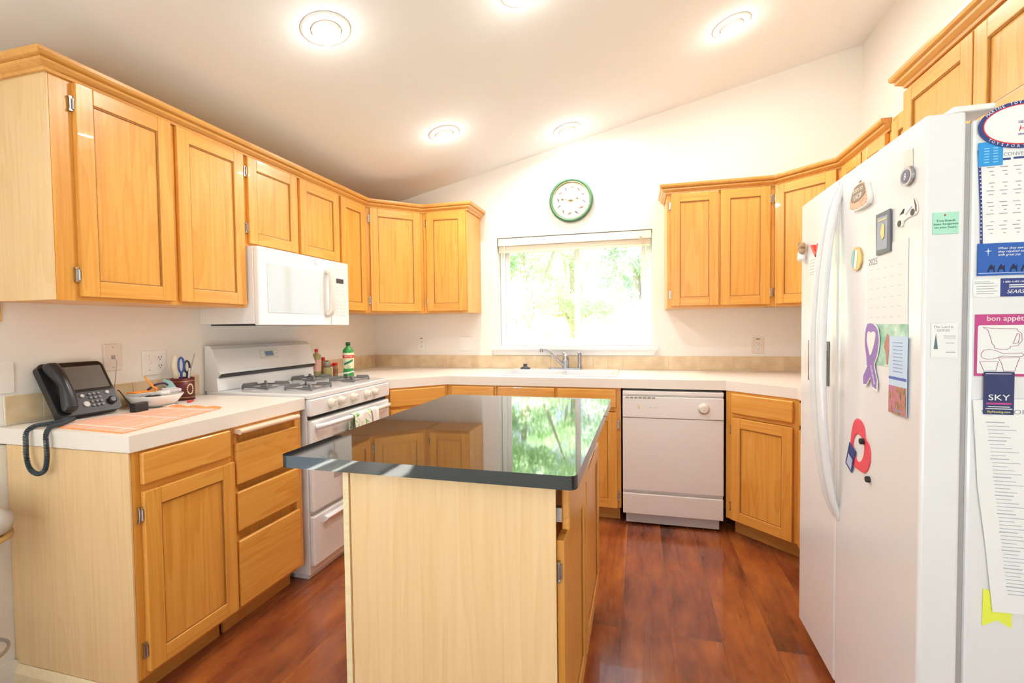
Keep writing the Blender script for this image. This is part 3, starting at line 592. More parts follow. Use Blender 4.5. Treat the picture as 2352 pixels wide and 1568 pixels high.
UF, VF = (0, -1, 0), (0, 0, 1)
def sm2(pts, k=4):
    o = []; n = len(pts); P3 = [Vector(p) for p in pts]
    for i in range(n):
        p0, p1, p2, p3 = P3[i-1], P3[i], P3[(i+1) % n], P3[(i+2) % n]
        for j in range(k):
            t = j/k; o.append(tuple(.5*((2*p1)+(-p0+p2)*t+(2*p0-5*p1+4*p2-p3)*t*t+(-p0+3*p1-3*p2+p3)*t**3)))
    return o
def fmag(name, label, cat, pts, mt, t=.003, off=.0006, bevel=0, parts=()):
    """flat magnet on the fridge front: pts in (y,z)"""
    ys = [p[0] for p in pts]; zs = [p[1] for p in pts]; x1 = FX-off
    if not parts:
        m = MB(); m.prism(pts, x1-t, x1, axis='x'); return tag(m.build(name, mt, bevel=bevel), label, cat)
    r_ = thing(name, label, cat, (x1, sum(ys)/len(ys), min(zs)))
    m = MB(); m.prism(pts, x1-t, x1, axis='x'); m.build('backing', mt, r_, world=True, bevel=bevel)
    for nm, pp, mm in parts:
        m = MB()
        for k, q in enumerate(pp if isinstance(pp[0][0], (list, tuple)) else [pp]): m.prism(q, x1-t-.0006, x1-t-.0001, axis='x')
        m.build(nm, mm, r_, world=True)
    return r_
def quad(y0, y1, z0, z1): return [(y0, z0), (y1, z0), (y1, z1), (y0, z1)]
def ell(cy, cz, a, b, n=20): return [(cy+a*math.cos(2*math.pi*k/n), cz+b*math.sin(2*math.pi*k/n)) for k in range(n)]
def grow(pts, k):
    cy = sum(p[0] for p in pts)/len(pts); cz = sum(p[1] for p in pts)/len(pts)
    return [(cy+(p[0]-cy)*k, cz+(p[1]-cz)*k) for p in pts]
RIB = [(-2.101, 1.246), (-2.133, 1.247), (-2.158, 1.235), (-2.168, 1.212), (-2.167, 1.188), (-2.156, 1.158), (-2.142, 1.138), (-2.148, 1.123), (-2.161, 1.096), (-2.158, 1.071), (-2.137, 1.076), (-2.122, 1.102), (-2.099, 1.078), (-2.081, 1.076), (-2.081, 1.1), (-2.106, 1.129), (-2.099, 1.155), (-2.09, 1.183), (-2.091, 1.212), (-2.094, 1.232)]
_t = RIB[8:15]; RIB = sm2([(-2.142, 1.138), (-2.106, 1.129), (-2.099, 1.155), (-2.09, 1.183), (-2.089, 1.212), (-2.094, 1.234), (-2.106, 1.248), (-2.133, 1.248), (-2.158, 1.235), (-2.168, 1.212), (-2.167, 1.188), (-2.156, 1.158)])[4:45] + [(-2.142, 1.138), (-2.148, 1.123)] + _t
HEART = sm2([(-2.104, 1.216), (-2.108, 1.225), (-2.116, 1.227), (-2.125, 1.223), (-2.135, 1.227), (-2.15, 1.224), (-2.152, 1.213), (-2.143, 1.187), (-2.124, 1.16), (-2.113, 1.176), (-2.103, 1.2)])
rb = fmag('ribbon_magnet', 'purple awareness ribbon magnet with white heart on the refrigerator door', 'magnet', grow(RIB, 1.05), 'paper', .002, .0035, parts=[('purple_ribbon', RIB, 'purple')])
m = MB(); m.prism(HEART, FX-.0035-.002-.0013, FX-.0035-.002-.0007, axis='x'); m.build('white_heart', 'paper', rb, world=True)
text('ALZHEIMER', 'lettering', (FX-.0064, -2.138, 1.108), (0, -.42, -1), (0, -1, .42), .011, M['white'], rb)
RED = sm2([(-2.036, .968), (-2.063, .964), (-2.083, .946), (-2.088, .921), (-2.112, .907), (-2.121, .882), (-2.116, .855), (-2.1, .83), (-2.079, .818), (-2.052, .819), (-2.018, .821), (-2.004, .837), (-1.991, .869), (-1.992, .891), (-1.998, .921), (-2.013, .953)])
RH = sm2([(-2.038, .923), (-2.065, .919), (-2.081, .906), (-2.084, .883), (-2.075, .86), (-2.059, .845), (-2.036, .842), (-2.024, .853), (-2.011, .871), (-2.007, .888), (-2.018, .912)])
def ring_plate(outer, inner, x0, x1, cen):
    """plate with a hole: sample both outlines by angle about cen"""
    def hit(poly, a):
        d = (math.cos(a), math.sin(a)); best = None
        for i in range(len(poly)):
            p, q = poly[i], poly[(i+1) % len(poly)]; ex, ez = q[0]-p[0], q[1]-p[1]; den = d[0]*ez-d[1]*ex
            if abs(den) < 1e-12: continue
            px, pz = p[0]-cen[0], p[1]-cen[1]; t = (px*ez-pz*ex)/den; u = (px*d[1]-pz*d[0])/den
            if t > 0 and -1e-6 <= u <= 1+1e-6: best = max(best or 0, t)
        return (cen[0]+d[0]*(best or .01), cen[1]+d[1]*(best or .01))
    n = 64; m = MB(); O = [hit(outer, 2*math.pi*k/n) for k in range(n)]; I_ = [hit(inner, 2*math.pi*k/n) for k in range(n)]
    vs = [(x, p[0], p[1]) for x in (x0, x1) for L_ in (O, I_) for p in L_]
    fs = []
    for k in range(n):
        j = (k+1) % n; fs += [(k, j, n+j, n+k)[::-1], (2*n+k, 2*n+j, 3*n+j, 3*n+k), (k, j, 2*n+j, 2*n+k), (n+k, n+j, 3*n+j, 3*n+k)[::-1]]
    m.add(vs, fs); return m
tag(ring_plate(RED, RH, FX-.003, FX-.0006, (-2.046, .884)).build('ring_magnet', 'pink'), 'coral red ring-shaped magnet low on the refrigerator door', 'magnet')
BC = [(-1.99, .887), (-2.029, .872), (-2.024, .843), (-2.005, .796), (-1.962, .815), (-1.974, .854)]
fmag('card_magnet', 'small dark blue card magnet overlapping the red ring', 'magnet', [(-1.99, .887), (-2.031, .868), (-2.006, .796), (-1.962, .815)], 'navy', .0015, .0036, parts=[('print', [(-1.985, .85), (-2.012, .838), (-2.003, .805), (-1.972, .818)], mat('pale_blue_print', (.45, .55, .75), .6))])
for (y, z), lb in zip([(-2.08, .91), (-2.112, .81)], ['small dark round magnet on the right rim of the red ring', 'small dark round magnet just below the red ring']):
    m = MB(); m.lathe([(.008, -.009), (.009, -.007), (.009, 0)], (FX-(.0035 if z > .9 else .0006), y, z), 16, axis='x'); tag(m.build('button_magnet', 'dark'), lb, 'magnet')
def spots():
    m = mat('leopard_print', (.75, .48, .35), .6); N, L, B = nodes(m); tc = N.new('ShaderNodeTexCoord'); v = N.new('ShaderNodeTexVoronoi'); v.inputs['Scale'].default_value = 260
    L.new(tc.outputs['Object'], v.inputs['Vector']); r = ramp(N, [(.25, (.30, .13, .08)), (.4, (.80, .50, .36))]); L.new(v.outputs[0], r.inputs[0]); L.new(r.outputs[0], B.inputs['Base Color']); return m
BAG = sm2([(-1.997, 1.586), (-2.006, 1.634), (-2.026, 1.649), (-2.058, 1.653), (-2.089, 1.65), (-2.099, 1.637), (-2.109, 1.583)])
bgm = fmag('bag_magnet', 'handbag-shaped brown magnet reading Born to SHOP at the top', 'magnet', BAG, 'white', .012, parts=[('spotted_front', grow(BAG, .93), spots()), ])
m = MB(); m.prism(sm2([(-2.008, 1.61), (-2.013, 1.634), (-2.03, 1.646), (-2.058, 1.649), (-2.085, 1.645), (-2.093, 1.634), (-2.095, 1.615), (-2.05, 1.603)]), FX-.0006-.0135, FX-.0006-.0128, axis='x'); m.build('brown_flap', mat('flap_brown', (.30, .22, .15), .6), bgm, world=True)
text('Born to\nSHOP', 'lettering', (FX-.0145, -2.052, 1.626), UF, VF, .021, M['white'], bgm)
m = MB(); m.tube([(FX-.006, -2.035, 1.651), (FX-.006, -2.05, 1.662), (FX-.006, -2.065, 1.652)], .002, 6); m.build('bag_handle', 'brown', bgm, world=True)
fmag('card_magnet', 'tilted blank white card near the top right of the refrigerator door', 'magnet', [(-2.272, 1.667), (-2.313, 1.661), (-2.314, 1.62), (-2.275, 1.628)], 'enamel2', .0015)
rm = fmag('round_magnet', 'round silver and dark magnet below the blank white card', 'magnet', ell(-2.298, 1.60, .026, .022, 28), 'steel', .008, parts=[('dark_centre', ell(-2.298, 1.60, .019, .016), mat('slate_print', (.10, .12, .22), .4))])
text('8', 'lettering', (FX-.0098, -2.298, 1.599), UF, VF, .022, M['white'], rm)
lm = fmag('picture_magnet', 'dark framed rectangular picture magnet with a yellow lantern scene', 'magnet', [(-2.146, 1.541), (-2.22, 1.542), (-2.223, 1.434), (-2.15, 1.432)], mat('dark_frame', (.12, .13, .17), .4), .004, .0025,
          parts=[('picture', [(-2.156, 1.531), (-2.211, 1.529), (-2.209, 1.443), (-2.155, 1.445)], mat('night_scene', (.34, .38, .48), .5))])
m = MB(); m.prism([(-2.186, 1.512), (-2.198, 1.505), (-2.196, 1.475), (-2.184, 1.468), (-2.176, 1.49)], FX-.0084, FX-.0078, axis='x'); m.prism(quad(-2.164, -2.206, 1.519, 1.523), FX-.0082, FX-.0074, axis='x'); m.build('lantern_print', mat('lantern_yellow', (.75, .65, .25), .5), lm, world=True)
CAR = sm2([(-2.241, 1.498), (-2.244, 1.505), (-2.263, 1.515), (-2.283, 1.528), (-2.303, 1.535), (-2.326, 1.542), (-2.338, 1.522), (-2.338, 1.508), (-2.327, 1.501), (-2.304, 1.502), (-2.279, 1.497), (-2.273, 1.486), (-2.254, 1.489)], 3)
cm = fmag('car_magnet', 'white van-shaped magnet with dark wheels beside the framed picture magnet', 'magnet', CAR, 'white', .003, parts=[('window_print', [(-2.263, 1.515), (-2.281, 1.527), (-2.286, 1.526), (-2.281, 1.516)], 'dark'), ('side_print', [(-2.29, 1.513), (-2.318, 1.526), (-2.32, 1.522), (-2.292, 1.509)], mat('lilac_print', (.45, .42, .70), .6)), ('wheel', ell(-2.262, 1.495, .009, .008, 16), 'black'), ('wheel', ell(-2.321, 1.510, .009, .008, 16), 'black'), ('bumper', [(-2.326, 1.542), (-2.338, 1.522), (-2.338, 1.508), (-2.333, 1.510), (-2.331, 1.523)], 'maroon')])
ov = fmag('oval_magnet', 'gold-rimmed oval magnet with blue and white stripes left of the calendar', 'magnet', ell(-2.022, 1.440, .034, .035, 28), 'gold', .005, .0006,
     parts=[('blue_enamel', [(-2.0, 1.465), (-2.014, 1.468), (-2.008, 1.415), (-1.995, 1.425), (-1.992, 1.445)], mat('aqua', (.25, .60, .62), .4)), ('white_enamel', [(-2.018, 1.468), (-2.036, 1.462), (-2.025, 1.410), (-2.010, 1.412)], 'white')])
# calendar with bird picture
cal = thing('wall_calendar', 'white 2025 calendar page with a bird picture hanging on the refrigerator door', 'calendar', (FX, -2.19, 1.14))
m = MB(); m.box(FX-.0018, FX-.0006, -2.300, -2.088, 1.247, 1.455); m.build('calendar_page', 'paper', cal, world=True)
text('2025', 'lettering', (FX-.0021, -2.122, 1.418), UF, VF, .026, M['ink'], cal)
m = MB()
for r_ in range(6):
    for c_ in range(5): m.box(FX-.0022, FX-.0019, -2.122-c_*.037, -2.108-c_*.037, 1.395-r_*.026, 1.3965-r_*.026)
m.build('calendar_grid', mat('faint_print', (.62, .63, .64), .8), cal, world=True)
def birdpic():
    m = mat('green_bird_photo', (.35, .6, .45), .5); N, L, B = nodes(m); tc = N.new('ShaderNodeTexCoord'); n = N.new('ShaderNodeTexNoise'); n.inputs['Scale'].default_value = 22; n.inputs['Detail'].default_value = 3
    L.new(tc.outputs['Object'], n.inputs['Vector']); r = ramp(N, [(.3, (.20, .45, .33)), (.5, (.42, .66, .52)), (.7, (.72, .85, .76))]); L.new(n.outputs[0], r.inputs[0]); L.new(r.outputs[0], B.inputs['Base Color']); return m
m = MB(); m.box(FX-.0018, FX-.0006, -2.302, -2.100, 1.137, 1.2465); m.build('bird_photo', birdpic(), cal, world=True)
m = MB(); m.prism([(-2.205, 1.222), (-2.215, 1.218), (-2.218, 1.205), (-2.222, 1.19), (-2.214, 1.172), (-2.212, 1.142), (-2.204, 1.142), (-2.202, 1.172), (-2.190, 1.185), (-2.193, 1.20), (-2.2, 1.208)], FX-.0024, FX-.0019, axis='x'); m.build('bird_print', mat('robin_red', (.52, .22, .18), .6), cal, world=True)
def flowerpic():
    m = mat('flower_field_photo', (.5, .2, .4), .5); N, L, B = nodes(m); tc = N.new('ShaderNodeTexCoord'); mp = N.new('ShaderNodeMapping'); mp.inputs['Scale'].default_value = (60, 130, 45); n = N.new('ShaderNodeTexNoise'); n.inputs['Scale'].default_value = 1; n.inputs['Detail'].default_value = 3
    L.new(tc.outputs['Object'], mp.inputs[0]); L.new(mp.outputs[0], n.inputs['Vector']); r = ramp(N, [(.3, (.10, .16, .05)), (.45, (.42, .20, .12)), (.55, (.60, .22, .25)), (.65, (.45, .12, .50)), (.8, (.75, .5, .5))]); L.new(n.outputs[0], r.inputs[0]); L.new(r.outputs[0], B.inputs['Base Color']); return m
bm_ = thing('bookmark_magnet', 'tall bookmark with blue verse and flower field photo on the refrigerator door', 'bookmark', (FX, -2.267, 1.02))
BX = FX-.0045
m = MB(); m.box(BX-.0012, BX, -2.310, -2.226, 1.022, 1.217); m.build('card', mat('sky_blue_card', (.55, .70, .90), .5), bm_, world=True)
m = MB(); m.box(BX-.0018, BX-.0013, -2.3095, -2.2265, 1.0225, 1.092); m.build('flower_photo', flowerpic(), bm_, world=True)
m = MB(); m.box(BX-.0018, BX-.0013, -2.3095, -2.2265, 1.108, 1.115); m.build('hills_print', mat('hill_blue', (.10, .16, .50), .6), bm_, world=True)
m = MB(); [m.box(BX-.0017, BX-.0013, -2.29, -2.245, 1.20-k*.009, 1.2018-k*.009) for k in range(9)]; m.box(BX-.0023, BX-.0019, -2.292, -2.258, 1.030, 1.033); m.build('verse_print', mat('verse_blue', (.25, .35, .60), .7), bm_, world=True)
# freezer door bits
gn = thing('figurine_magnet', 'tan and white clay figurine magnet at the far edge of the freezer door', 'magnet', (FX-.02, -1.565, 1.49))
m = MB()
for (y, z, r_, mi) in ((-1.565, 1.505, .017, 1), (-1.560, 1.52, .014, 1), (-1.572, 1.530, .013, 0), (-1.563, 1.545, .014, 0), (-1.578, 1.552, .012, 0), (-1.552, 1.535, .009, 0), (-1.55, 1.558, .010, 2)): m.sphere((FX-.0165, y, z), r_, 12, mi, (.9, 1, 1))
m.build('clay_body', [mat('tan_clay', (.45, .30, .17), .7), 'white', mat('olive_clay', (.25, .2, .09), .7)], gn, world=True)
cl = thing('clip_magnet', 'red plastic V-shaped clip on the freezer door', 'magnet', (FX, -1.70, 1.49))
for pts in ([(-1.652, 1.539), (-1.675, 1.538), (-1.722, 1.492), (-1.706, 1.488)], [(-1.722, 1.535), (-1.751, 1.533), (-1.728, 1.487), (-1.708, 1.49)]):
    m = MB(); m.prism(pts, FX-.014, FX-.0030, axis='x'); m.build('clip_arm', 'red', cl, world=True, bevel=.003)
nt = thing('note', 'small pale note held under the red clip on the freezer door', 'note', (FX, -1.65, 1.43))
m = MB(); m.box(FX-.0016, FX-.0006, -1.70, -1.60, 1.435, 1.50); m.build('sheet', mat('pale_green_paper', (.78, .84, .78), .7), nt, world=True)
m = MB(); [m.box(FX-.0020, FX-.0017, -1.68, -1.61, 1.485-k*.011, 1.4865-k*.011) for k in range(5)]; m.build('handwriting', 'ink', nt, world=True)

# papers on the near side of the fridge (plane facing -y)
US = (1, 0, 0)
def smag(name, label, cat, pts, mt, yface, t=.0012, parts=(), bevel=0):
    xs = [p[0] for p in pts]; zs = [p[1] for p in pts]
    r_ = thing(name, label, cat, (sum(xs)/len(xs), yface, min(zs)))
    m = MB(); m.prism(pts, yface-t, yface, axis='y'); m.build('card', mt, r_, world=True, bevel=bevel)
    for nm, polys, mm in parts:
        m = MB(); [m.prism(q, yface-t-.0006, yface-t-.0001, axis='y') for q in polys]; m.build(nm, mm, r_, world=True)
    return r_
def rq(x0, x1, z0, z1): return [(x0, z0), (x1, z0), (x1, z1), (x0, z1)]
YD = -2.3618
g = smag('card_magnet', 'mint green card reading True friends on the refrigerator door edge', 'magnet', rq(2.838, 2.886, 1.449, 1.497), 'greenp', YD, .002, bevel=.0008)
text('True friends\nleave footprints\non your heart.', 'lettering', (2.862, YD-.0023, 1.471), US, VF, .0073, mat('dark_green_ink', (.05, .14, .12), .7), g)
m = MB(); m.sphere((2.860, YD-.0023, 1.4905), .002, 8); m.build('heart_print', 'red', g, world=True)
g = smag('card_magnet', 'white winter scene card reading The Lord is GOOD on the refrigerator door edge', 'magnet', rq(2.838, 2.888, 1.171, 1.248), 'paper', YD, .0015,
         parts=[('fir_tree_print', [[(2.843, 1.19), (2.847, 1.225), (2.851, 1.19)]], mat('fir_print', (.10, .16, .20), .7)), ('snow_print', [rq(2.866, 2.884, 1.182, 1.1835), rq(2.862, 2.884, 1.219, 1.2200), rq(2.862, 2.884, 1.2145, 1.2155), rq(2.866, 2.882, 1.203, 1.204)], 'ink')])
text('The Lord is\nGOOD', 'lettering', (2.861, YD-.0018, 1.236), US, VF, .0080, M['ink'], g)
YS = -2.3525
g = thing('oval_sign', 'oval navy-rimmed magnet sign reading MARINE TOYS at the upper right', 'magnet', (2.99, YS, 1.63))
oc = (3.005, 1.678)
def el2(a, b, n=48, c=oc): return [(c[0]+a*math.cos(2*math.pi*k/n), c[1]+b*math.sin(2*math.pi*k/n)) for k in range(n)]
m = MB(); m.prism(el2(.083, .051), YS-.006, YS-.0042, axis='y'); m.build('navy_rim', 'navy', g, world=True)
m = MB(); m.prism(el2(.0755, .0435), YS-.0066, YS-.0061, axis='y'); m.build('red_line', 'red', g, world=True)
m = MB(); m.prism(el2(.0735, .0415), YS-.0072, YS-.0067, axis='y'); m.build('white_field', 'paper', g, world=True)
for s_, a0, a1, rr_, flip in (('MARINE TOYS FOR TOTS', 148, 40, 1, 0), ('TOYSFORTOTS.ORG', 218, 320, 1, 1)):
    tm = MB(); n = len(s_)
    for k, ch in enumerate(s_):
        if ch == ' ': continue
        a = R(a0+(a1-a0)*k/(n-1)); p = (oc[0]+.0795*math.cos(a), YS-.0064, oc[1]+.0472*math.sin(a)); nrm = Vector((math.cos(a)/.0795, 0, math.sin(a)/.0472)).normalized()
        up = nrm if not flip else -nrm; u = Vector((up.z, 0, -up.x)); text(ch, 't', p, u, up, .0082, 0, mbx=tm) if False else None
        c = bpy.data.curves.new('t', 'FONT'); c.body = ch; c.size = .0085; c.align_x = 'CENTER'; c.align_y = 'CENTER'; c.extrude = .0002; c.resolution_u = 2
        t_ = bpy.data.objects.new('t', c); COL.objects.link(t_); bpy.context.view_layer.update(); me = t_.to_mesh(); P3 = Vector(p); n3 = u.cross(up)
        tm.add([P3+u*q.co.x+up*q.co.y+n3*q.co.z for q in me.vertices], [list(f.vertices) for f in me.polygons]); t_.to_mesh_clear(); bpy.data.objects.remove(t_); bpy.data.curves.remove(c)
    tm.build('rim_lettering', 'white', g, world=True)
text('HOPE', 'red_lettering', (2.992, YS-.0076, 1.668), US, VF, .017, M['red'], g, align='LEFT', shear=.2)
text('DELIVERING', 'lettering', (2.9915, YS-.0076, 1.682), US, VF, .0075, M['navy'], g, align='LEFT')
text('SINCE 1947', 'lettering', (2.9915, YS-.0076, 1.656), US, VF, .0062, M['navy'], g, align='LEFT')
g = smag('card_magnet', 'bright blue card magnet under the oval sign', 'magnet', rq(2.924, 2.968, 1.594, 1.646), 'blue', YS-.0022, .0018, bevel=.0008, parts=[('pale_print', [rq(2.934+.016*i, 2.943+.016*i, 1.601+.006*j, 1.603+.006*j) for i in range(2) for j in range(6)], mat('light_blue_print', (.25, .60, .85), .6))])
cv = smag('conversion_chart', 'white conversion chart with navy dotted border on the refrigerator side', 'paper', [(2.923, 1.630), (3.12, 1.640), (3.12, 1.424), (2.932, 1.424), (2.929, 1.50)], 'paper', YS-.0006, .0010,
          parts=[('navy_border', [[(2.923, 1.63), (2.9285, 1.63), (2.934, 1.50), (2.936, 1.424), (2.931, 1.424), (2.929, 1.50)], rq(2.966, 2.983, 1.6045, 1.609), rq(2.988, 3.05, 1.6055, 1.610)], 'navy'),
                 ('chart_print', [rq(2.941+.024*i+.004*(j % 3), 2.955+.024*i-.002*(j % 2), 1.590-.0085*j, 1.5915-.0085*j) for i in range(5) for j in range(19) if j % 5 != 3] + [rq(2.985+.0085*k, 2.9875+.0085*k, 1.6305, 1.6325) for k in range(5)], 'ink')])
m = MB(); [m.prism(rq(2.9262+.0045*min(1, k/9), 2.9288+.0045*min(1, k/9), 1.592-.0088*k, 1.5942-.0088*k), YS-.0028, YS-.0023, axis='y') for k in range(19)]; m.build('border_dots', 'white', cv, world=True)
text('CONVERSIONS', 'heading', (2.970, YS-.0020, 1.6165), US, VF, .0105, M['ink'], cv, align='LEFT')
g = smag('card_magnet', 'deep blue night sky card with white star and camels on the refrigerator side', 'magnet', rq(2.926, 3.07, 1.353, 1.424), mat('night_blue', (.015, .10, .42), .45), YS-.0022, .0015,
         parts=[('star', [[(2.944, 1.408), (2.9449, 1.4135), (2.9458, 1.408), (2.952, 1.4072), (2.9458, 1.4062), (2.9449, 1.396), (2.944, 1.4062), (2.938, 1.4072)]], 'white'),
                ('camels', [[(x, 1.362), (x+.003, 1.372), (x+.007, 1.378), (x+.010, 1.372), (x+.014, 1.376), (x+.013, 1.370), (x+.014, 1.360), (x+.012, 1.360), (x+.010, 1.367), (x+.004, 1.366), (x+.002, 1.359)] for x in (2.944, 2.962, 2.984, 3.004)], mat('camel_dark', (.01, .015, .06), .7)),
                ('snow_line', [rq(2.928, 3.05, 1.3575, 1.359)], mat('snow_blue', (.45, .55, .8), .7))])
text('When they saw the star,\nthey rejoiced exceedingly\nwith great joy.', 'lettering', (2.962, YS-.0042, 1.405), US, VF, .0072, M['white'], g, align='LEFT', shear=.2)
g = smag('business_card', 'white service card with small print beside the navy card', 'card', rq(2.920, 2.9695, 1.306, 1.345), 'paper', YS-.0006, .001, parts=[('print', [rq(2.922, 2.950, 1.339, 1.3402), rq(2.922, 2.958, 1.3355, 1.3367)] + [rq(2.926, 2.964-.006*(j % 2), 1.329-.0055*j, 1.3302-.0055*j) for j in range(4)], 'ink')])
g = smag('business_card', 'navy service card reading SEARS on the refrigerator side', 'card', rq(2.970, 3.06, 1.306, 1.346), 'navy', YS-.0006, .001)
text('1-800-4-MY-HOME', 'lettering', (2.973, YS-.0019, 1.338), US, VF, .0062, M['white'], g, align='LEFT')
text('SEARS', 'lettering', (2.981, YS-.0019, 1.3165), US, VF, .0115, M['white'], g, align='LEFT', shear=.25)
m = MB(); [m.prism(rq(2.985, 3.04, z, z+.0022), YS-.0022, YS-.0017, axis='y') for z in (1.330, 1.3255)]; m.build('small_print', 'white', g, world=True)
ba = smag('measuring_chart', 'magenta bordered bon appetit chart with measuring cup drawings', 'magnet', rq(2.925, 3.07, 1.129, 1.267), 'magenta', YS-.0006, .0012, bevel=0,
          parts=[('white_panel', [[(2.9295, 1.138), (2.9305, 1.135), (3.064, 1.135), (3.066, 1.24), (3.062, 1.243), (2.933, 1.243), (2.930, 1.240)]], 'paper')])
text('bon appétit', 'lettering', (2.9455, YS-.0021, 1.2575), US, VF, .0165, M['white'], ba, align='LEFT')
def outline(m, pts, w=.0009, y=YS-.0028):
    for i in range(len(pts)):
        p, q = Vector((pts[i][0], 0, pts[i][1])), Vector((pts[(i+1) % len(pts)][0], 0, pts[(i+1) % len(pts)][1])); d = (q-p).normalized(); n = Vector((d.z, 0, -d.x))*w/2
        m.prism([((p+n).x, (p+n).z), ((q+n).x, (q+n).z), ((q-n).x, (q-n).z), ((p-n).x, (p-n).z)], y, y+.0003, axis='y')
m = MB()
outline(m, [(2.939, 1.238), (2.948, 1.232), (2.953, 1.215), (2.956, 1.203), (2.960, 1.197), (2.960, 1.192), (2.970, 1.189), (2.982, 1.189), (2.989, 1.192), (2.989, 1.196), (3.002, 1.197), (3.010, 1.208), (3.009, 1.224), (3.001, 1.231), (3.001, 1.2345), (2.96, 1.2355)])
outline(m, [(2.994, 1.202), (3.001, 1.224), (3.006, 1.222), (3.003, 1.203)])
outline(m, [(2.936, 1.178), (2.941, 1.187), (2.952, 1.189), (2.964, 1.186), (2.975, 1.180), (3.01, 1.181), (3.014, 1.177), (3.01, 1.173), (2.975, 1.174), (2.960, 1.168), (2.946, 1.167), (2.938, 1.171)])
outline(m, [(2.934, 1.162), (2.968, 1.162), (2.964, 1.141), (2.942, 1.141)])
outline(m, [(2.968, 1.170), (3.006, 1.171), (3.002, 1.156), (2.998, 1.141), (2.978, 1.140), (2.974, 1.158)])
m.build('cup_drawings', mat('magenta_line', (.30, .06, .17), .6), ba, world=True)
cg = smag('contact_list', 'long slanted white list headed CATEGORIES low on the refrigerator side', 'paper', [(2.922, 1.075), (3.13, 1.085), (3.13, .600), (2.966, .596), (2.950, .75), (2.934, .877)], 'paper', YS-.0035, .0010,
          parts=[('list_print', [rq(2.944+.052*(1.045-z)/.45+(0 if h else .002), 2.944+.052*(1.045-z)/.45+(.034 if h else .030+.012*((k*7) % 3)), z, z+(.0022 if h else .0014)) for k, (z, h) in enumerate([(1.025-.0082*j, j % 5 == 0) for j in range(48)])], mat('list_print_grey', (.42, .44, .52), .8))])
text('CATEGORIES', 'heading', (2.9375, YS-.0049, 1.050), US, VF, .0145, M['ink'], cg, align='LEFT', sx=1.25)
g = smag('card_magnet', 'navy advertising card reading SKY over the chart corner', 'magnet', rq(2.9405, 2.9955, 1.044, 1.139), mat('sky_navy', (.02, .03, .12), .5), YS-.0052, .0015,
         parts=[('pink_band', [rq(2.945, 2.991, 1.0665, 1.0705)], 'magenta'), ('white_lines', [rq(2.948, 2.988, 1.0605, 1.0622), rq(2.944, 2.992, 1.0560, 1.0577), rq(2.943, 2.99, 1.1345, 1.1355)], 'white')])
text('SKY', 'lettering', (2.968, YS-.0071, 1.0815), US, VF, .0185, M['white'], g, sx=1.25)
text('SkyHeating.com', 'website_lettering', (2.968, YS-.0071, 1.0500), US, VF, .0066, mat('web_yellow', (.80, .75, .25), .6), g)
smag('sticky_tag', 'yellow-green paper tag with notched end under the slanted list', 'note', [(2.9495, .645), (3.003, .632), (3.003, .561), (2.976, .576), (2.949, .559)], 'yellow', YS-.0006, .001)

# ------------------------------------------------------------------ island
isl = thing('kitchen_island', 'oak kitchen island cabinet with a pale plain end panel toward the camera', 'island', (1.71, -2.05, 0))
IX0, IX1, IY0, IY1 = 1.432, 2.000, -2.552, -1.50
m = MB(); m.box(IX0, IX1-.02, IY0+.006, IY1, .0, .880); m.build('island_body', 'oak_v', isl, world=True)
m = MB(); m.box(IX0+.018, IX1+.004, IY0, IY0+.0055, .0, .880); ip = m.build('end_panel', 'veneer', isl, world=True); ip['label'] = 'pale veneered end panel'
m = MB(); m.box(IX0-.004, IX0+.013, IY0-.002, IY0+.0055, .0, .880); m.build('corner_strip', 'cream_wood', isl, world=True)
# right-hand face: local frame, x along -y? front looks to +x  -> rot 90
ff = bpy.data.objects.new('cabinet_front', None); COL.objects.link(ff); ff.parent = isl; ff.location = (IX1-1.71-.0, IY0-(-2.05), 0); ff.rotation_euler = (0, 0, R(90))
m = MB(); wI = IY1-IY0
for a, b in ((.006, .028), (.50, .545), (wI-.03, wI)): m.box(a, b, 0, .019, .0, .88)
for a, b in ((.0, .10), (.68, .72), (.845, .88)): m.box(.028, .50, .0005, .019, a, b, 1); m.box(.545, wI-.03, .0005, .019, a, b, 1)
m.build('face_frame', ['oak_v', 'oak_h'], ff)
def idoor(x0, x1, z0, z1, hg):
    d = panel_door('door', ff, x0, x1, z0, z1, hg, hg=True); return d
idoor(.030, .505, .105, .770-.04, 'l'); idoor(.535, wI-.02, .105, .73, 'r')
m = MB(); m.box(.050, .500, -.030, -.010, .748, .858); dr = m.build('drawer', 'oak_h', ff, bevel=.005, seg=3)
m = MB(); m.box(.055, .075, -.0095, .25, .765, .80); m.build('drawer_slide', mat('pale_metal', (.6, .62, .64), .4, .6), dr)
m = MB(); m.box(.54, .95, -.019, -.0005, .748, .80); m.box(.54, .62, -.019, -.0005, .80, .858); m.box(.80, .95, -.019, -.0005, .80, .858); m.box(.62, .80, -.019, -.0005, .84, .858)
m.build('slotted_board', 'cream_wood', ff)
m = MB(); cr = .03
def rrect(x0, x1, y0, y1, r_, n=6):
    o = []
    for cx_, cy_, a0 in ((x1-r_, y1-r_, 0), (x0+r_, y1-r_, 90), (x0+r_, y0+r_, 180), (x1-r_, y0+r_, 270)):
        for k in range(n+1): a = R(a0+90*k/n); o.append((cx_+r_*math.cos(a), cy_+r_*math.sin(a)))
    return o
m.prism(rrect(0, .800, 0, 1.165, .022), .8815, .914)
top = m.build('island_countertop', 'granite', bevel=.006, seg=3, origin=(0, 0, .8815)); top.location = (1.260, -2.592, .8815); top.rotation_euler = (0, 0, R(-.45))
tag(top, 'polished black stone countertop on the kitchen island', 'countertop')

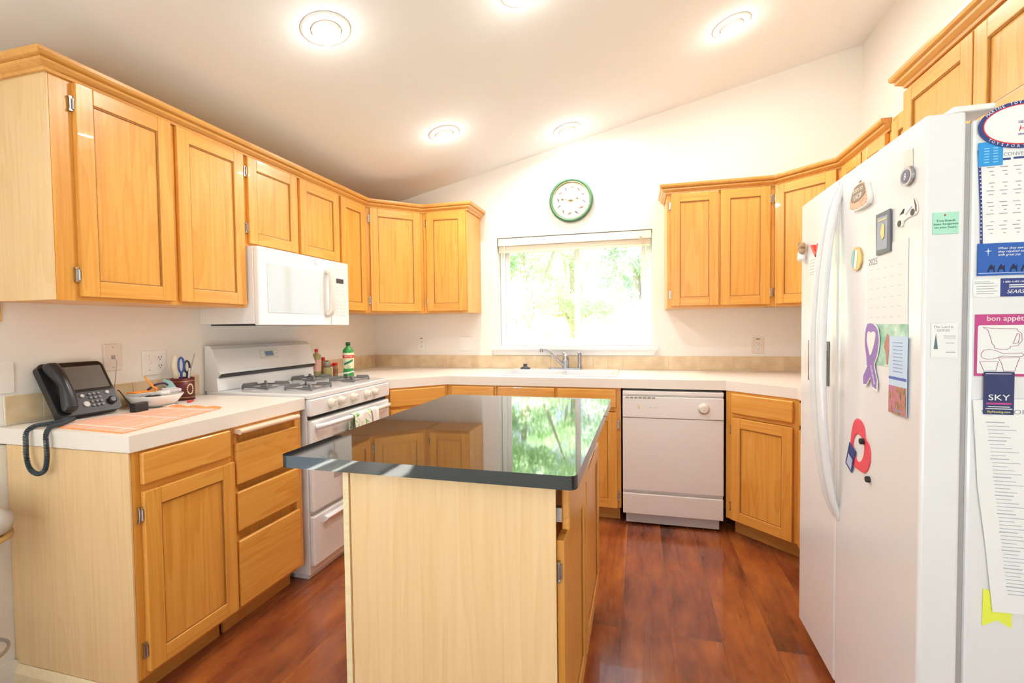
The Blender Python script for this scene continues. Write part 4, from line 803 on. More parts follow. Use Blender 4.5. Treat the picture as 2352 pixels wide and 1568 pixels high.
# ------------------------------------------------------------------ wall plates
def plate(name, label, cat, loc, rot, w, h, kind, mt='enamel2'):
    t = thing(name, label, cat, loc, rot)
    m = MB(); m.box(-w/2, w/2, -.006, -.0005, 0, h); m.build('cover_plate', mt, t, bevel=.003)
    return t
def outlet_face(t, cx_, cz_):
    for dz in (.0195, -.0195):
        m = MB(); z = cz_+dz; m.prism([(cx_+.0165*math.cos(R(a))*1.0, z+.0145*math.sin(R(a))) for a in range(0, 360, 20)], -.0085, -.0062, axis='y'); f = m.build('socket', 'white', t, bevel=.0005)
        m = MB(); m.box(cx_-.0075, cx_-.005, -.0090, -.0086, z, z+.009); m.box(cx_+.005, cx_+.0075, -.0090, -.0086, z, z+.009); m.cyl(.0025, -.009, -.0086, (cx_, 0, z-.006), 10, axis='y'); m.build('slots', 'dark', f)
t = plate('phone_wall_plate', 'beige phone jack plate on the left wall behind the phone', 'wall plate', (0.0, -2.12, 1.082), 90, .072, .115, '')
m = MB(); m.box(-.007, .007, -.009, -.0062, .05, .066); m.build('jack', 'grey', t); m = MB(); m.cyl(.003, -.008, -.0062, (0, 0, .1), 8, axis='y'); m.cyl(.003, -.008, -.0062, (0, 0, .014), 8, axis='y'); m.build('screw', 'steel', t)
t = plate('switch_outlet_plate', 'white plate with one light switch and one outlet, left of the range', 'wall plate', (0.0, -1.938, 1.045), 90, .116, .115, '', 'white')
outlet_face(t, .024, .0575); m = MB(); m.box(-.031, -.021, -.0066, -.0062, .045, .07); m.prism([(-.0062, .052), (-.016, .060), (-.016, .065), (-.0062, .062)], -.030, -.022, axis='x'); m.build('toggle', 'white', t); m = MB(); m.cyl(.0025, -.0075, -.0062, (-.026, 0, .09), 8, axis='y'); m.cyl(.0025, -.0075, -.0062, (-.026, 0, .025), 8, axis='y'); m.build('screw', 'steel', t)
t = plate('outlet_plate', 'white outlet plate at the far left edge of the counter wall', 'wall plate', (0.0, -2.512+.001, 1.033), 90, .10, .112, '', 'white')
t.location = (0.0, -2.507, 1.033)
outlet_face(t, -.02, .056)
t = plate('outlet_plate', 'white outlet plate with top slot on the back wall left of the window', 'wall plate', (.436, 0, 1.060), 0, .072, .115, '', 'white')
outlet_face(t, 0, .050); m = MB(); m.box(-.012, .012, -.0068, -.0061, .098, .103); m.build('usb_slot', 'dark', t)
t = plate('switch_plate', 'faint white double switch plate between outlet and window', 'wall plate', (.826, 0, 1.056), 0, .116, .115, '', 'white')
for x in (-.024, .024):
    m = MB(); m.box(x-.017, x+.017, -.0085, -.0062, .024, .091); m.build('rocker', 'white', t, bevel=.001)
t = plate('outlet_plate', 'white outlet plate with top slot on the back wall near the refrigerator', 'wall plate', (2.992, 0, 1.042), 0, .074, .116, '', 'enamel2')
outlet_face(t, 0, .050); m = MB(); m.box(-.013, .013, -.0068, -.0061, .099, .104); m.build('usb_slot', 'dark', t)

# ------------------------------------------------------------------ clock
ck = thing('wall_clock', 'round green-rimmed wall clock with bird pictures above the window', 'clock', (1.697, 0, 2.035))
CC = (1.697, 0, 2.201)
m = MB(); m.lathe([(.160, -.001), (.166, -.012), (.165, -.026), (.158, -.036), (.149, -.036), (.141, -.026), (.139, -.012), (.139, -.001)], CC, 56, axis='y', cap=False)
def rim_mat():
    m = mat('green_gold_rim', (.055, .16, .085), .45, coat=.1); return m
m.build('clock_rim', rim_mat(), ck, world=True)
m = MB(); m.lathe([(.1405, -.029), (.1385, -.031), (.1365, -.029)], CC, 56, axis='y', cap=False); m.build('gold_bezel', 'gold', ck, world=True)
m = MB(); m.cyl(.1385, -.012, -.004, CC, 56, axis='y'); fc_ = m.build('clock_face', mat('cream_dial', (.70, .61, .50), .8), ck, world=True)
bcols = [(.45, .2, .12), (.3, .32, .36), (.35, .38, .5), (.5, .25, .15), (.25, .25, .28), (.5, .3, .15), (.45, .3, .2), (.3, .3, .32), (.4, .2, .2), (.55, .3, .25), (.25, .32, .32), (.45, .35, .2)]
for k in range(12):
    a = R(90-30*(k+1)-6); cx_, cz_ = CC[0]+.098*math.cos(a), CC[2]+.098*math.sin(a); th = random.uniform(-.6, .6)+(.6 if k % 2 else 2.4)
    sh = [(-.014, 0), (-.008, .005), (0, .0055), (.007, .0045), (.010, .006), (.013, .003), (.010, 0), (.004, -.004), (-.004, -.004), (-.010, -.0015), (-.024, -.005)]
    pts = [(cx_+(x*math.cos(th)-z*math.sin(th))*1.2, cz_+(x*math.sin(th)+z*math.cos(th))*1.2) for x, z in sh]
    m = MB(); m.prism(pts, -.0135, -.0125, axis='y'); m.build('bird_picture', mat('bird_print', tuple(c*.45 for c in bcols[k]), .8), ck, world=True)
def hand(nm, ang, ln, w, y, mt, spade=.0):
    a = R(ang); d = Vector((math.cos(a), math.sin(a))); n = Vector((-d.y, d.x)); c = Vector((CC[0], CC[2])); P_ = lambda u, v: tuple(c+d*u+n*v)
    m = MB(); m.prism([P_(-.02, -w), P_(ln*.72, -w), P_(ln*.78, -spade), P_(ln, 0), P_(ln*.78, spade), P_(ln*.72, w), P_(-.02, w)], y-.001, y, axis='y'); m.build(nm, mt, ck, world=True)
hd = mat('dark_bronze', (.12, .08, .03), .4, .5)
hand('minute_hand', 170, .082, .0018, -.016, hd, .0065); hand('hour_hand', 14, .060, .0018, -.019, hd, .0065); hand('second_hand', -42, .04, .0008, -.0215, 'gold', .0008)
m = MB(); m.cyl(.006, -.024, -.0125, CC, 16, axis='y'); m.build('centre_cap', hd, ck, world=True)
m = MB(); m.sphere((CC[0]+.139, -.036, CC[2]-.04), .0035, 10); m.build('screw', 'white', ck, world=True)

# ------------------------------------------------------------------ ceiling lamps
glow = mat('lit_bulb', (1, .93, .80), .5, emit=14.0)
def lamp(label, x, y):
    z = zc(x); t = thing('recessed_ceiling_light', label, 'light', (x, y, z-.001), 0, 'recessed ceiling lights'); t.rotation_euler = (0, -math.atan(.2255), 0)
    m = MB(); m.lathe([(.098, 0), (.098, -.003), (.090, -.006), (.063, -.008), (.061, -.006), (.061, 0)], n=48, cap=False); m.build('trim_ring', 'trimw', t)
    m = MB(); m.lathe([(.0605, -.0005), (.0605, -.0055), (.0585, -.0055), (.0585, -.0005)], n=40, cap=False); m.build('shadow_gap', mat('lamp_gap_brown', (.30, .16, .08), .8), t)
    m = MB(); m.lathe([(.058, -.001), (.057, -.012), (.052, -.020)], n=40, cap=False); m.build('lamp_collar', 'trimw', t)
    m = MB(); m.lathe([(.0515, -.019), (.050, -.030), (.042, -.040), (.028, -.046), (.010, -.049), (.001, -.0495)], n=40, cap=False); m.build('bulb', glow, t)
    d = bpy.data.lights.new('lamp_light', 'AREA'); d.shape = 'DISK'; d.size = .095; d.energy = LAMP_W; d.color = (1, .96, .90)
    o = bpy.data.objects.new('lamp_light', d); COL.objects.link(o); o.parent = t; o.location = (0, 0, -.052)
    d = bpy.data.lights.new('lamp_side_light', 'POINT'); d.energy = 0.9; d.color = (1, .97, .92); d.shadow_soft_size = .05
    o = bpy.data.objects.new('lamp_side_light', d); COL.objects.link(o); o.parent = t; o.location = (0, 0, -.11)
lamp('recessed ceiling light at upper left, nearest to the big left upper cabinet', .97, -1.94)
lamp('recessed ceiling light at upper right, near the top of the right wall', 2.677, -.823)
lamp('recessed ceiling light high above the range corner, left of the one over the clock', 1.007, -.813)
lamp('recessed ceiling light close to the back wall just above the clock', 1.705, -.262)
lamp('recessed ceiling light cut by the top edge of the frame', 1.735, -1.70)

# ------------------------------------------------------------------ phone and things on the left counter
ph = thing('desk_phone', 'black desk phone with large grey screen and corded handset', 'phone', (.138, -2.292, ZC+.001), 90)
# local: x = along the wall (right = +y world), y = into wall. Panel leans back.
lean = math.atan2(.118, .195)
PT = Matrix.Translation((0, 0, .019)) @ Matrix.Rotation(-lean, 4, 'X')   # local z' runs up the panel, y' is behind
def P_(m): m.T = PT; return m
m = P_(MB()); rr_ = rrect(-.112, .112, .0, .226, .022)
m.prism(rr_, 0, .028, axis='y'); body = m.build('phone_body', 'black', ph, bevel=.006, seg=3)
m = P_(MB()); m.prism(rrect(-.056, .106, .093, .220, .006), -.0022, -.0002, axis='y'); m.build('screen_bezel', mat('gloss_black', (.01, .01, .012), .1), ph)
m = P_(MB()); m.prism(rrect(-.050, .099, .103, .204, .003), -.0034, -.0024, axis='y'); m.build('screen', 'screen', ph)
m = P_(MB()); m.prism(rrect(-.109, -.059, .006, .222, .015), -.0022, -.0002, axis='y'); m.build('handset_cradle', 'black', ph)
m = P_(MB()); pts = []; rs = []
for k in range(13):
    u = k/12; pts.append((-.082+.004*math.sin(math.pi*u), -.020-.018*math.sin(math.pi*u), .024+.174*u)); rs.append(.019+.006*abs(math.cos(math.pi*u)))
m.tube(pts, rs, 16); m.sphere(pts[0], .025, 14, sc3=(1.05, .8, .75)); m.sphere(pts[-1], .025, 14, sc3=(1.05, .8, .75)); m.build('handset', mat('satin_black', (.02, .02, .024), .28), ph)
M['key'] = mat('key_grey', (.20, .19, .20), .3); M['pkey'] = mat('pale_key', (.5, .5, .5), .3)
for i in range(3):
    for j in range(4): m = P_(MB()); m.lathe([(.0052, -.0002), (.0052, -.004), (.004, -.005)], (.012+.0165*i, 0, .078-.0165*j), 12, axis='y'); m.build('number_key', 'key', ph)
for c_ in ((.078, 0, .078), (-.014, 0, .074)): m = P_(MB()); m.lathe([(.0075, -.0002), (.0075, -.004), (.006, -.005)], c_, 14, axis='y'); m.build('function_button', 'pkey', ph)
m = P_(MB()); m.lathe([(.0155, -.0002), (.0155, -.009), (.010, -.013)], (.082, 0, .040), 20, axis='y'); m.build('dial', mat('dark_dial', (.02, .02, .022), .2), ph)
m = P_(MB()); m.lathe([(.012, -.0002), (.012, -.003), (.010, -.004)], (-.010, 0, .038), 18, axis='y'); m.build('speaker_button', mat('light_grey_key', (.55, .56, .57), .3), ph)
m = P_(MB()); m.prism([(.0285, .06), (.0285, .12), (.035, .12), (.035, .06)], -.08, .08, axis='x'); m.T = Matrix(); m.prism([(.06, .0), (.072, .0), (.125, .11), (.117, .115)], -.085, .085, axis='x'); m.build('stand', 'black', ph)
# coiled cord
path = [(.155, -2.385, .930), (.17, -2.42, .928), (.18, -2.465, .928), (.182, -2.505, .928), (.184, -2.530, .912), (.182, -2.532, .87), (.182, -2.532, .83), (.194, -2.532, .793), (.219, -2.532, .776), (.246, -2.532, .776), (.270, -2.532, .793), (.280, -2.532, .83), (.280, -2.532, .87), (.277, -2.530, .908), (.262, -2.508, .928), (.235, -2.46, .929), (.205, -2.42, .930), (.185, -2.39, .932)]
def smooth(pts, k=8):
    o = []; P3 = [Vector(p) for p in pts]
    for i in range(len(P3)-1):
        p0, p1, p2, p3 = P3[max(i-1, 0)], P3[i], P3[i+1], P3[min(i+2, len(P3)-1)]
        for j in range(k):
            t = j/k; o.append(.5*((2*p1)+(-p0+p2)*t+(2*p0-5*p1+4*p2-p3)*t*t+(-p0+3*p1-3*p2+p3)*t**3))
    o.append(P3[-1]); return o
def coil(pts, r_, pitch, wire, name, mt):
    c = smooth(pts, 12); L_ = [0]
    for i in range(1, len(c)): L_.append(L_[-1]+(c[i]-c[i-1]).length)
    turns = L_[-1]/pitch; N_ = int(turns*9); nn = Vector((0, 0, 1)); out = []; j = 0
    for i in range(N_+1):
        s_ = L_[-1]*i/N_
        while j < len(c)-2 and L_[j+1] < s_: j += 1
        f = (s_-L_[j])/max(1e-9, L_[j+1]-L_[j]); p = c[j].lerp(c[j+1], f); t = (c[j+1]-c[j]).normalized(); nn = (nn-t*nn.dot(t))
        if nn.length < 1e-4: nn = t.orthogonal()
        nn.normalize(); b = t.cross(nn); a = 2*math.pi*i/9; out.append(p+(nn*math.cos(a)+b*math.sin(a))*r_)
    m = MB(); m.tube(out, wire, 5); return m.build(name, mt, ph, world=True)
cd = coil(path, .0058, .0052, .0023, 'phone_cord', mat('teal_black_cord', (.03, .05, .065), .3)); cd['label'] = 'dark coiled handset cord'
m = MB(); m.tube(smooth([(.012, -2.12, 1.135), (.03, -2.123, 1.12), (.03, -2.128, 1.07), (.028, -2.135, 1.00), (.05, -2.15, .94), (.08, -2.16, .925)]), .0018, 6); m.build('line_cord', mat('grey_wire', (.45, .42, .42), .5), ph, world=True)
ab = thing('power_adapter', 'small black rectangular box in front of the white bowl with thin black cord', 'box', (.196, -2.160, ZC+.001))
m = MB(); m.T = Matrix.Translation((.196, -2.160, ZC+.0012)) @ Matrix.Rotation(R(8), 4, 'Z'); m.box(-.014, .014, -.031, .031, 0, .038); m.build('adapter_case', 'black', ab, world=True, bevel=.003)
m = MB(); m.tube(smooth([(.060, -2.145, 1.0), (.07, -2.146, 1.0), (.10, -2.152, .98), (.14, -2.158, .952), (.184, -2.162, .948)]), .002, 6); m.build('black_cord', 'black', ab, world=True)
# placemat
def mat_fabric():
    m = mat('orange_woven', (.93, .42, .25), .9); N, L, B = nodes(m); tc = N.new('ShaderNodeTexCoord'); w = N.new('ShaderNodeTexChecker'); w.inputs['Scale'].default_value = 330
    w.inputs[1].default_value = (.93, .40, .24, 1); w.inputs[2].default_value = (.90, .58, .44, 1); L.new(tc.outputs['Object'], w.inputs['Vector']); L.new(w.outputs[0], B.inputs['Base Color']); return m
pm = thing('placemat', 'orange woven placemat with white stripes and fringe on the left counter', 'placemat', (.34, -2.26, ZC+.0005))
A_, B_, C_, D_ = Vector((.165, -2.455)), Vector((.565, -2.485)), Vector((.475, -2.035)), Vector((.200, -2.045))
def uvp(u, v): return (A_*(1-u)+B_*u)*(1-v)+(D_*(1-u)+C_*u)*v
def strip(m, u0, u1, v0, v1, z0, z1, mi=0):
    q = [uvp(u0, v0), uvp(u1, v0), uvp(u1, v1), uvp(u0, v1)]; m.prism([tuple(p) for p in q], z0, z1, mi)
z0 = ZC+.0006
m = MB(); strip(m, 0, 1, 0, 1, z0, z0+.0014); m.build('cloth', mat_fabric(), pm, world=True)
m = MB()
for v in (.10, .52, .90): strip(m, 0, 1, v, v+.022, z0+.0015, z0+.0021)
for u in (.12, .52, .86): strip(m, u, u+.022, 0, 1, z0+.0022, z0+.0026)
m.build('white_stripes', mat('white_yarn', (.86, .80, .76), .9), pm, world=True)
m = MB()
for k in range(90):
    u = k/89; p = uvp(u, 0); q = uvp(u, -.028+random.uniform(-.006, .006)); m.tube([(p.x, p.y, z0+.001), (q.x+random.uniform(-.002, .002), q.y, z0+.0012)], .0009, 4)
    p = uvp(u, 1); q = uvp(u, 1.035); m.tube([(p.x, p.y, z0+.001), (q.x, q.y, z0+.003+.006*abs(math.sin(u*9)))], .0011, 4)
    v = k/89; p = uvp(1, v); q = uvp(1.02, v); m.tube([(p.x, p.y, z0+.001), (q.x, q.y, z0+.001)], .0008, 4)
m.build('fringe', mat('orange_fringe', (.95, .36, .12), .9), pm, world=True)
# bowl and its contents
BC_ = (.118, -2.030, ZC+.001)
bw = thing('bowl', 'shallow white bowl of odds and ends on the left counter', 'bowl', BC_)
m = MB(); m.lathe([(.001, .006), (.045, .006), (.075, .022), (.101, .050), (.104, .053), (.106, .050), (.082, .016), (.052, .0), (.001, .0)], (0, 0, 0), 44, cap=False); m.build('bowl_shell', 'white', bw)
m = MB(); m.lathe([(.1015, .0492), (.1035, .0525), (.1015, .0520)], (0, 0, 0), 44, cap=False); m.build('gold_rim_line', 'gold', bw)
bx, by, bz = BC_
def small(nm, m, mt, label, cat, **k): return tag(m.build(nm, mt, **k), label, cat)
m = MB(); m.T = Matrix.Translation((bx+.045, by+.0, bz+.050)); m.lathe([(.012, 0), (.026, 0), (.026, .018), (.012, .018), (.012, 0)], n=24, cap=False); small('tape_roll', m, 'white', 'roll of white tape on top of the bowl contents', 'tape')
m = MB(); m.T = Matrix.Translation((bx+.02, by+.055, bz+.060)) @ Matrix.Rotation(R(10), 4, 'Y'); m.box(-.012, .03, -.035, .03, 0, .014); small('clear_case', m, mat('milky_plastic', (.70, .70, .74), .3), 'small milky plastic case beside the tape roll in the bowl', 'case', bevel=.003)
m = MB(); m.tube([(bx-.02, by-.03, bz+.135), (bx-.0, by-.01, bz+.088), (bx+.004, by+.005, bz+.074)], [.003, .0045, .005], 8); small('orange_pencil', m, 'orange', 'orange pencil stub sticking up out of the bowl', 'pencil')
m = MB(); m.T = Matrix.Translation((bx-.02, by-.035, bz+.066)); m.box(-.03, .02, -.05, .05, 0, .004); small('orange_card', m, 'orange', 'flat orange strip lying across the bowl', 'card')
m = MB()
for k in range(4): m.T = Matrix.Translation((bx-.02, by-.04, bz+.046+.005*k)) @ Matrix.Rotation(R(7*k), 4, 'Z'); m.box(-.028, .03, -.045, .045, 0, .003)
small('paper_slips', m, 'paper', 'loose stack of paper slips in the left side of the bowl', 'paper')
m = MB(); m.tube(smooth([(bx-.03, by-.01, bz+.070), (bx-.01, by+.01, bz+.092), (bx+.0, by+.04, bz+.096), (bx+.0, by+.06, bz+.086)]), .0045, 8); small('glasses_arm', m, mat('dark_purple', (.05, .01, .05), .3), 'dark curved eyeglass arm on the bowl contents', 'glasses')
m = MB(); m.add([(bx-.02, by+.055, bz+.115), (bx+.0, by+.08, bz+.10), (bx+.025, by+.09, bz+.060), (bx+.01, by+.06, bz+.062), (bx-.02, by+.05, bz+.09)], [(0, 1, 2, 3, 4)]); small('plastic_wrapper', m, mat('green_blue_film', (.30, .50, .50), .25), 'crumpled green-blue wrapper at the right of the bowl', 'wrapper', solid=.003)
m = MB(); m.sphere((bx+.062, by-.045, bz+.050), .016, 12, sc3=(1, 1.3, .5)); m.sphere((bx+.05, by-.065, bz+.052), .013, 12, sc3=(1, 1.4, .5)); small('dark_clips', m, 'black', 'small dark clips at the front of the bowl', 'clip')
m = MB(); m.tube([(.185, -1.93, ZC+.005), (.165, -1.885, ZC+.005)], .0042, 8); small('red_pen_cap', m, 'red', 'short red pen end on the counter behind the bowl', 'pen')
m = MB()
for k in range(4): m.tube([(.165+.014*k, -2.055, ZC+.0046), (.15+.016*k, -1.975-.01*k, ZC+.0046)], .003, 6)
small('loose_pens', m, mat('pale_pen', (.78, .74, .70), .4), 'few pale pens lying between bowl and placemat', 'pens')
# pencil cup
PC = (.064, -1.850)
cu = thing('pencil_cup', 'maroon leather pencil cup with gold bands and emblem', 'cup', (*PC, ZC+.001))
m = MB(); m.lathe([(.001, .0), (.049, .0), (.049, .105), (.045, .105), (.044, .006), (.001, .005)], (0, 0, 0), 36, cap=False); m.build('cup_wall', 'maroon', cu)
m = MB()
for z in (.012, .090): m.lathe([(.0492, z), (.0503, z+.001), (.0492, z+.002)], n=36, cap=False)
m.build('gold_band', 'gold', cu)
m = MB()
a0 = R(-4)
for k in range(16):
    a = 2*math.pi*k/16; th = a0+.28*math.cos(a); z = .052+.023*math.sin(a); m.sphere((.0492*math.cos(th), .0492*math.sin(th), z), .0038, 8)
m.build('gold_emblem', mat('pale_gold', (.80, .65, .42), .5), cu)
zt = ZC+.106
m = MB(); m.tube([(PC[0]-.005, PC[1]-.020, zt-.08), (PC[0]+.0, PC[1]-.034, zt+.01), (PC[0]+.002, PC[1]-.046, zt+.06), (PC[0]+.003, PC[1]-.036, zt+.108)], [.008, .011, .013, .009], 10); small('wooden_spreader', m, mat('bone_handle', (.70, .62, .48), .3), 'curved bone-coloured handle standing in the pencil cup', 'utensil')
def loop(c, ry, rz, r_): return smooth([(c[0], c[1]+ry*math.cos(2*math.pi*k/12), c[2]+rz*math.sin(2*math.pi*k/12)) for k in range(13)], 3)
for (dy, dz, mt, lb, rz_) in ((-.012, .062, mat('blue_handle', (.02, .10, .40), .35), 'blue-handled scissors standing in the pencil cup', .036), (.018, .052, mat('black_handle', (.02, .02, .04), .35), 'black-handled scissors right of the blue pair in the pencil cup', .028)):
    sc_ = thing('scissors', lb, 'scissors', (PC[0]+.008, PC[1]+dy, zt-.08)); c_ = (PC[0]+.008, PC[1]+dy, zt+dz)
    m = MB(); m.tube(loop(c_, .014, rz_, 0), .0045, 8); m.tube([(c_[0], c_[1], c_[2]-rz_), (c_[0], c_[1]-.002, zt-.01)], .005, 8); m.build('handle', mt, sc_, world=True)
    m = MB(); m.box(c_[0]-.001, c_[0]+.001, c_[1]-.006, c_[1]+.003, zt-.09, zt-.011); m.build('blade', 'steel', sc_, world=True)
m = MB(); m.tube([(PC[0]+.005, PC[1]+.020, zt-.07), (PC[0]+.004, PC[1]+.038, zt+.03), (PC[0]+.003, PC[1]+.066, zt+.112)], [.004, .003, .002], 8); small('letter_opener', m, 'steel', 'slim metal letter opener leaning right in the pencil cup', 'opener')
m = MB(); m.tube([(PC[0]+.012, PC[1]+.012, zt-.07), (PC[0]+.014, PC[1]+.026, zt+.045)], .004, 8); small('white_marker', m, 'white', 'white marker standing between scissors and letter opener', 'pen')
# spices and oil
def jar(name, label, x, y, r_, h, body, cap, caph, capr=None, lab=None, cat='jar'):
    t = thing(name, label, cat, (x, y, ZC+.001)); cr_ = capr or r_*.8; hb = h-caph
    m = MB(); m.lathe([(.001, 0), (r_*.95, 0), (r_, .004), (r_, hb*.78), (r_*.92, hb*.88), (cr_*.92, hb*.94), (cr_*.9, hb)], n=28, cap=False); m.build('glass', body, t)
    m = MB(); m.lathe([(.001, hb), (cr_, hb), (cr_, h-.002), (cr_-.002, h), (.001, h)], n=28, cap=False); m.build('cap', cap, t)
    if lab: m = MB(); m.lathe([(r_+.0006, hb*.25), (r_+.0006, hb*.70)], n=28, cap=False); m.build('label_wrap', lab, t)
    return t
jar('sauce_bottle', 'tall squeeze bottle with red cap and red-white label behind the range', .070, -.868, .031, .195, 'olive', 'red', .018, .012, mat('red_white_label', (.78, .45, .38), .6), 'bottle')
jar('glass_jar', 'round glass jar of green herbs with a grey metal lid behind the range', .135, -.838, .030, .108, 'olive', mat('dull_metal', (.42, .40, .37), .4, .8), .036, .020)
jar('spice_jar', 'spice jar with a red lid standing behind the round herb jar', .062, -.800, .021, .135, 'amber', 'red', .022, .020)
jar('spice_jar', 'squat brown spice jar with red lid at the right of the group', .125, -.745, .021, .093, 'amber', 'red', .018, .020, mat('brown_label', (.30, .12, .06), .6))
jar('spice_jar', 'spice jar with a dark brown cap at the back of the group', .055, -.745, .018, .108, 'amber', mat('brown_cap', (.08, .03, .015), .4), .02, .016)
jar('spice_jar', 'small white-labelled jar with red lid between the herb jar and the brown jar', .125, -.795, .016, .090, 'white', 'red', .018, .015)
ob = thing('olive_oil_bottle', 'green glass olive oil bottle with yellow-green label on the corner counter', 'bottle', (.275, -.805, ZC+.001))
m = MB(); m.lathe([(.001, 0), (.036, 0), (.038, .006), (.0335, .022), (.0335, .060), (.036, .12), (.0375, .165), (.036, .185), (.025, .200), (.0135, .210), (.013, .222)], n=32, cap=False, sx=1, sy=1); m.build('glass', 'ggreen', ob)
m = MB(); m.lathe([(.001, .218), (.0155, .218), (.0155, .238), (.014, .240), (.001, .240)], n=24, cap=False); m.build('cap', mat('dark_green_cap', (.01, .10, .04), .4), ob)
m = MB(); m.lathe([(.0345, .062), (.0368, .12), (.0383, .160), (.0383, .168)], n=32, cap=False); m.build('label_wrap', 'wlabel', ob)
m = MB(); m.lathe([(.0378, .132), (.0389, .152)], n=32, cap=False); m.build('red_band', 'red', ob)
def wraptext(s, z, r_, size, mt, par, sh=0, th0=None):
    th0 = th0 if th0 is not None else math.atan2(-2.85, 1.92)
    c = bpy.data.curves.new('t', 'FONT'); c.body = s; c.size = size; c.align_x = 'CENTER'; c.align_y = 'CENTER'; c.extrude = .0003; c.resolution_u = 2
    o = bpy.data.objects.new('t', c); COL.objects.link(o); bpy.context.view_layer.update(); me = o.to_mesh(); m = MB()
    m.add([((r_+q.co.z)*math.cos(th0+q.co.x/r_), (r_+q.co.z)*math.sin(th0+q.co.x/r_), z+q.co.y+sh*q.co.x) for q in me.vertices], [list(f.vertices) for f in me.polygons])
    o.to_mesh_clear(); bpy.data.objects.remove(o); bpy.data.curves.remove(c); m.build('lettering', mt, par)
wraptext('BERTOLLI', .142, .0393, .0125, M['white'], ob)
m = MB()
for k in range(12):
    th = math.atan2(-2.85, 1.92)+R(-48+8*k); z = .103+.014*(k-5.5)/6; 
    a, b = th, th+R(8.3); r_ = .0374; m.add([(r_*math.cos(a), r_*math.sin(a), z-.008), (r_*math.cos(b), r_*math.sin(b), z-.0055), ((r_+.0006)*math.cos(b), (r_+.0006)*math.sin(b), z+.0105), ((r_+.0006)*math.cos(a), (r_+.0006)*math.sin(a), z+.008)], [(0, 1, 2, 3)])
m.build('green_banner', mat('banner_green', (.03, .20, .12), .5), ob)
m = MB()
th = math.atan2(-2.85, 1.92); r_ = .0365; m.add([(r_*math.cos(th+x/r_), r_*math.sin(th+x/r_), .073+z) for x, z in ((-.017, 0), (0, -.010), (.017, 0), (0, .010))], [(0, 1, 2, 3)]); m.build('green_diamond', mat('banner_green2', (.03, .20, .12), .5), ob)
# spoon on range top
sp = thing('cooking_spoon', 'long spoon with grey handle lying across the back right burner', 'spoon', (.33, -1.0, .97))
m = MB(); m.tube([(.40, -.93, .9715), (.345, -.83, .972)], [.005, .007], 8); m.build('handle', 'iron', sp, world=True)
m = MB(); m.tube([(.40, -.93, .9715), (.41, -1.01, .971)], .0035, 8); m.sphere((.415, -1.035, .971), .024, 16, sc3=(.8, 1.2, .14)); m.build('spoon_bowl', 'white', sp, world=True)
# yellow pot holder and stool on the left edge
m = MB(); m.box(.0005, .007, -2.60, -2.487, 1.29, 1.357); tag(m.build('yellow_holder', mat('mustard', (.75, .50, .10), .8), bevel=.004), 'mustard yellow pad on the left wall, barely inside the frame edge', 'pot holder')
st = thing('counter_stool', 'grey-topped stool with pale metal bracket at the left edge of the frame', 'stool', (.30, -2.78, 0)); st.location = (.155, -2.70, 0); st.scale = (.64, .64, .93)
m = MB(); m.lathe([(.001, .655), (.16, .655), (.19, .665), (.20, .69), (.19, .715), (.15, .728), (.001, .732)], n=40, cap=False); m.build('seat', mat('lilac_grey_vinyl', (.50, .49, .52), .4), st)
m = MB(); m.lathe([(.14, .635), (.192, .638), (.194, .652), (.14, .654)], n=40, cap=False); m.build('seat_ring', mat('brass_ring', (.60, .42, .20), .35, .6), st)
for k in range(3):
    a = R(8+120*k); m = MB(); m.tube(smooth([(.186*math.cos(a), .186*math.sin(a), .640), (.175*math.cos(a), .175*math.sin(a), .59), (.155*math.cos(a), .155*math.sin(a), .53), (.15*math.cos(a), .15*math.sin(a), .495)]), .011, 10)
    m.tube([(.15*math.cos(a), .15*math.sin(a), .50), (.17*math.cos(a), .17*math.sin(a), .0)], .010, 10); m.build('leg', mat('pale_beige_metal', (.72, .62, .54), .3, .2), st)
m = MB(); m.tube([(.158*math.cos(R(k*10)), .158*math.sin(R(k*10)), .25) for k in range(37)], .007, 8); m.build('foot_ring', 'chrome', st)

# ------------------------------------------------------------------ yard behind the window
def leaves_mat(name, c1, c2):
    m = mat(name, c1, .6); N, L, B = nodes(m); oi = N.new('ShaderNodeTexCoord'); n = N.new('ShaderNodeTexNoise'); n.inputs['Scale'].default_value = 3
    L.new(oi.outputs['Object'], n.inputs['Vector']); r = ramp(N, [(.35, c1), (.65, c2)]); L.new(n.outputs[0], r.inputs[0]); L.new(r.outputs[0], B.inputs['Base Color'])
    out = [q for q in N if q.type == 'OUTPUT_MATERIAL'][0]; tr = N.new('ShaderNodeBsdfTranslucent'); L.new(r.outputs[0], tr.inputs[0]); mx = N.new('ShaderNodeMixShader'); mx.inputs[0].default_value = .5
    L.new(B.outputs[0], mx.inputs[1]); L.new(tr.outputs[0], mx.inputs[2]); L.new(mx.outputs[0], out.inputs[0]); return m
LM = leaves_mat('leaf_green', (.46, .62, .36), (.66, .78, .54)); LM2 = leaves_mat('leaf_blue_green', (.48, .62, .48), (.66, .76, .62))
M['grass'] = leaves_mat('lawn', (.35, .45, .18), (.55, .6, .3)); M['bark'] = mat('bark', (.42, .34, .26), .9); M['fence'] = mat('weathered_fence', (.62, .55, .46), .8)
m = MB(); m.box(-14, 20, .2, 26, -.55, -.45); gd = m.build('lawn_ground', 'grass', origin=(3, 10, -.55)); gd['kind'] = 'structure'
m = MB(); m.box(-14, 20, -26, -7.8, -.55, -.25); gd = m.build('patio_ground', plaster('pale_concrete', (.30, .30, .28))); gd['kind'] = 'structure'
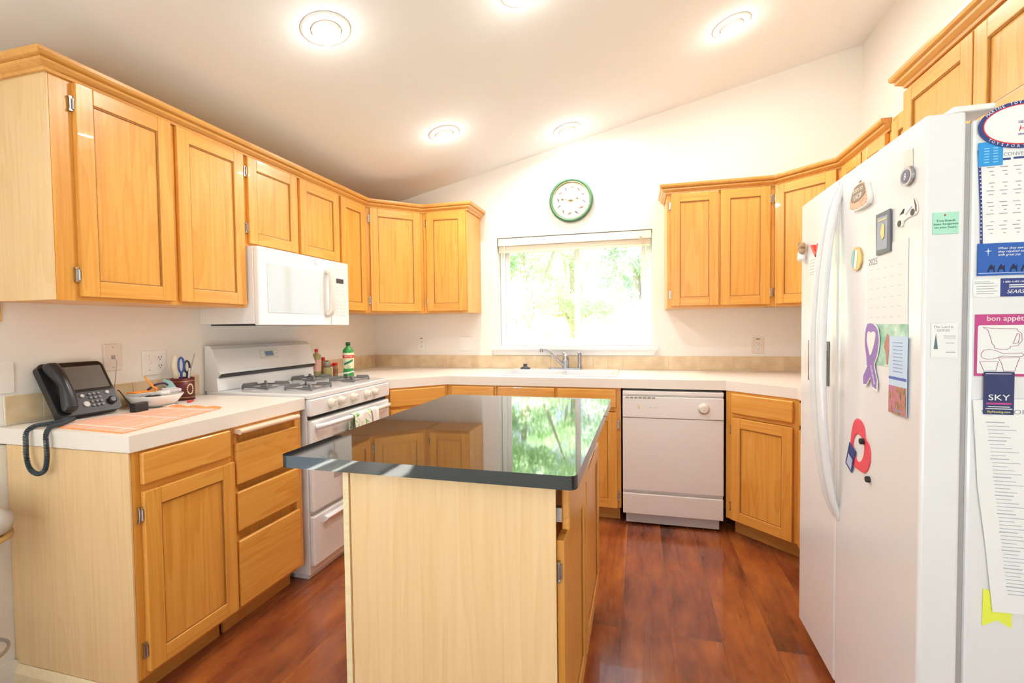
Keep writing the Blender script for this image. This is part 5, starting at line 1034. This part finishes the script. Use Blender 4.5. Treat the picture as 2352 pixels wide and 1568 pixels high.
def tree(label, x, y, h, r_, n, lm, trunk=True, z0=-.45):
    rd = random.Random(int(x*100)+int(y*37)); t = thing('tree' if trunk else 'garden_shrub', label, 'tree' if trunk else 'shrub', (x, y, z0)); m = MB()
    cl = [(rd.uniform(-1, 1)*r_*.8, rd.uniform(-1, 1)*r_*.5, h*rd.uniform(.30 if trunk else .15, .95), r_*rd.uniform(.22, .42)) for _ in range(26)]
    vs = []; fs = []
    for k in range(n):
        c = cl[rd.randrange(len(cl))]; d = Vector((rd.gauss(0, 1), rd.gauss(0, 1), rd.gauss(0, .8))).normalized()*c[3]*rd.uniform(.4, 1.05); p = Vector(c[:3])+d
        if p.z < .05: continue
        u = Vector((rd.gauss(0, 1), rd.gauss(0, 1), rd.gauss(0, 1))).normalized(); w = u.orthogonal().normalized(); s_ = rd.uniform(.022, .048); b = len(vs)
        vs += [p-u*s_, p+w*s_*.5, p+u*s_, p-w*s_*.5]; fs.append((b, b+1, b+2, b+3))
    m.add(vs, fs); m.build('foliage', lm, t)
    if trunk:
        m = MB(); m.tube([(0, 0, 0), (.05, .03, h*.3), (-.03, .05, h*.7)], [.13, .10, .05], 9)
        for k in range(5):
            c = cl[k]; m.tube([(.0, .03, h*.28+.1*k), (c[0]*.5, c[1]*.5, (h*.3+c[2])/2), (c[0], c[1], c[2])], [.05, .035, .015], 7)
        m.build('trunk', 'bark', t)
tree('leafy green tree seen through the left half of the window', .05, 5.2, 4.6, 1.05, 15000, LM)
tree('taller tree behind, showing just left of the window mullion', .70, 7.3, 5.6, 1.05, 13000, LM)
tree('blue-green tree seen through the right half of the window', 2.15, 5.3, 4.5, 1.0, 15000, LM2)
tree('tree at the far right edge of the window view', 4.3, 7.4, 5.2, 1.2, 11000, LM2)
tree('distant tree at the left edge of the window view', -1.9, 7.6, 5.4, 1.3, 11000, LM)
tree('tall tree far behind the gap between the two nearest trees', 2.4, 9.0, 6.4, .8, 12000, LM)
tree('low bush at the foot of the left half of the window view', .55, 3.1, 1.5, .55, 6000, LM, trunk=False)
tree('low blue-green bush at the foot of the right half of the window view', 1.75, 3.5, 1.7, .55, 6000, LM2, trunk=False)
fe = thing('garden_fence', 'pale wooden board fence across the back of the yard', 'fence', (3, 10.2, -.45))
m = MB(); x = -9.0
while x < 13: m.box(x, x+.135, 10.2, 10.22, -.45, 1.35+.0*x); x += .145
m.build('fence_boards', 'fence', fe, world=True)
m = MB(); m.box(-9, 13, 10.23, 10.27, .0, .09); m.box(-9, 13, 10.23, 10.27, 1.0, 1.09); m.build('fence_rail', 'fence', fe, world=True)
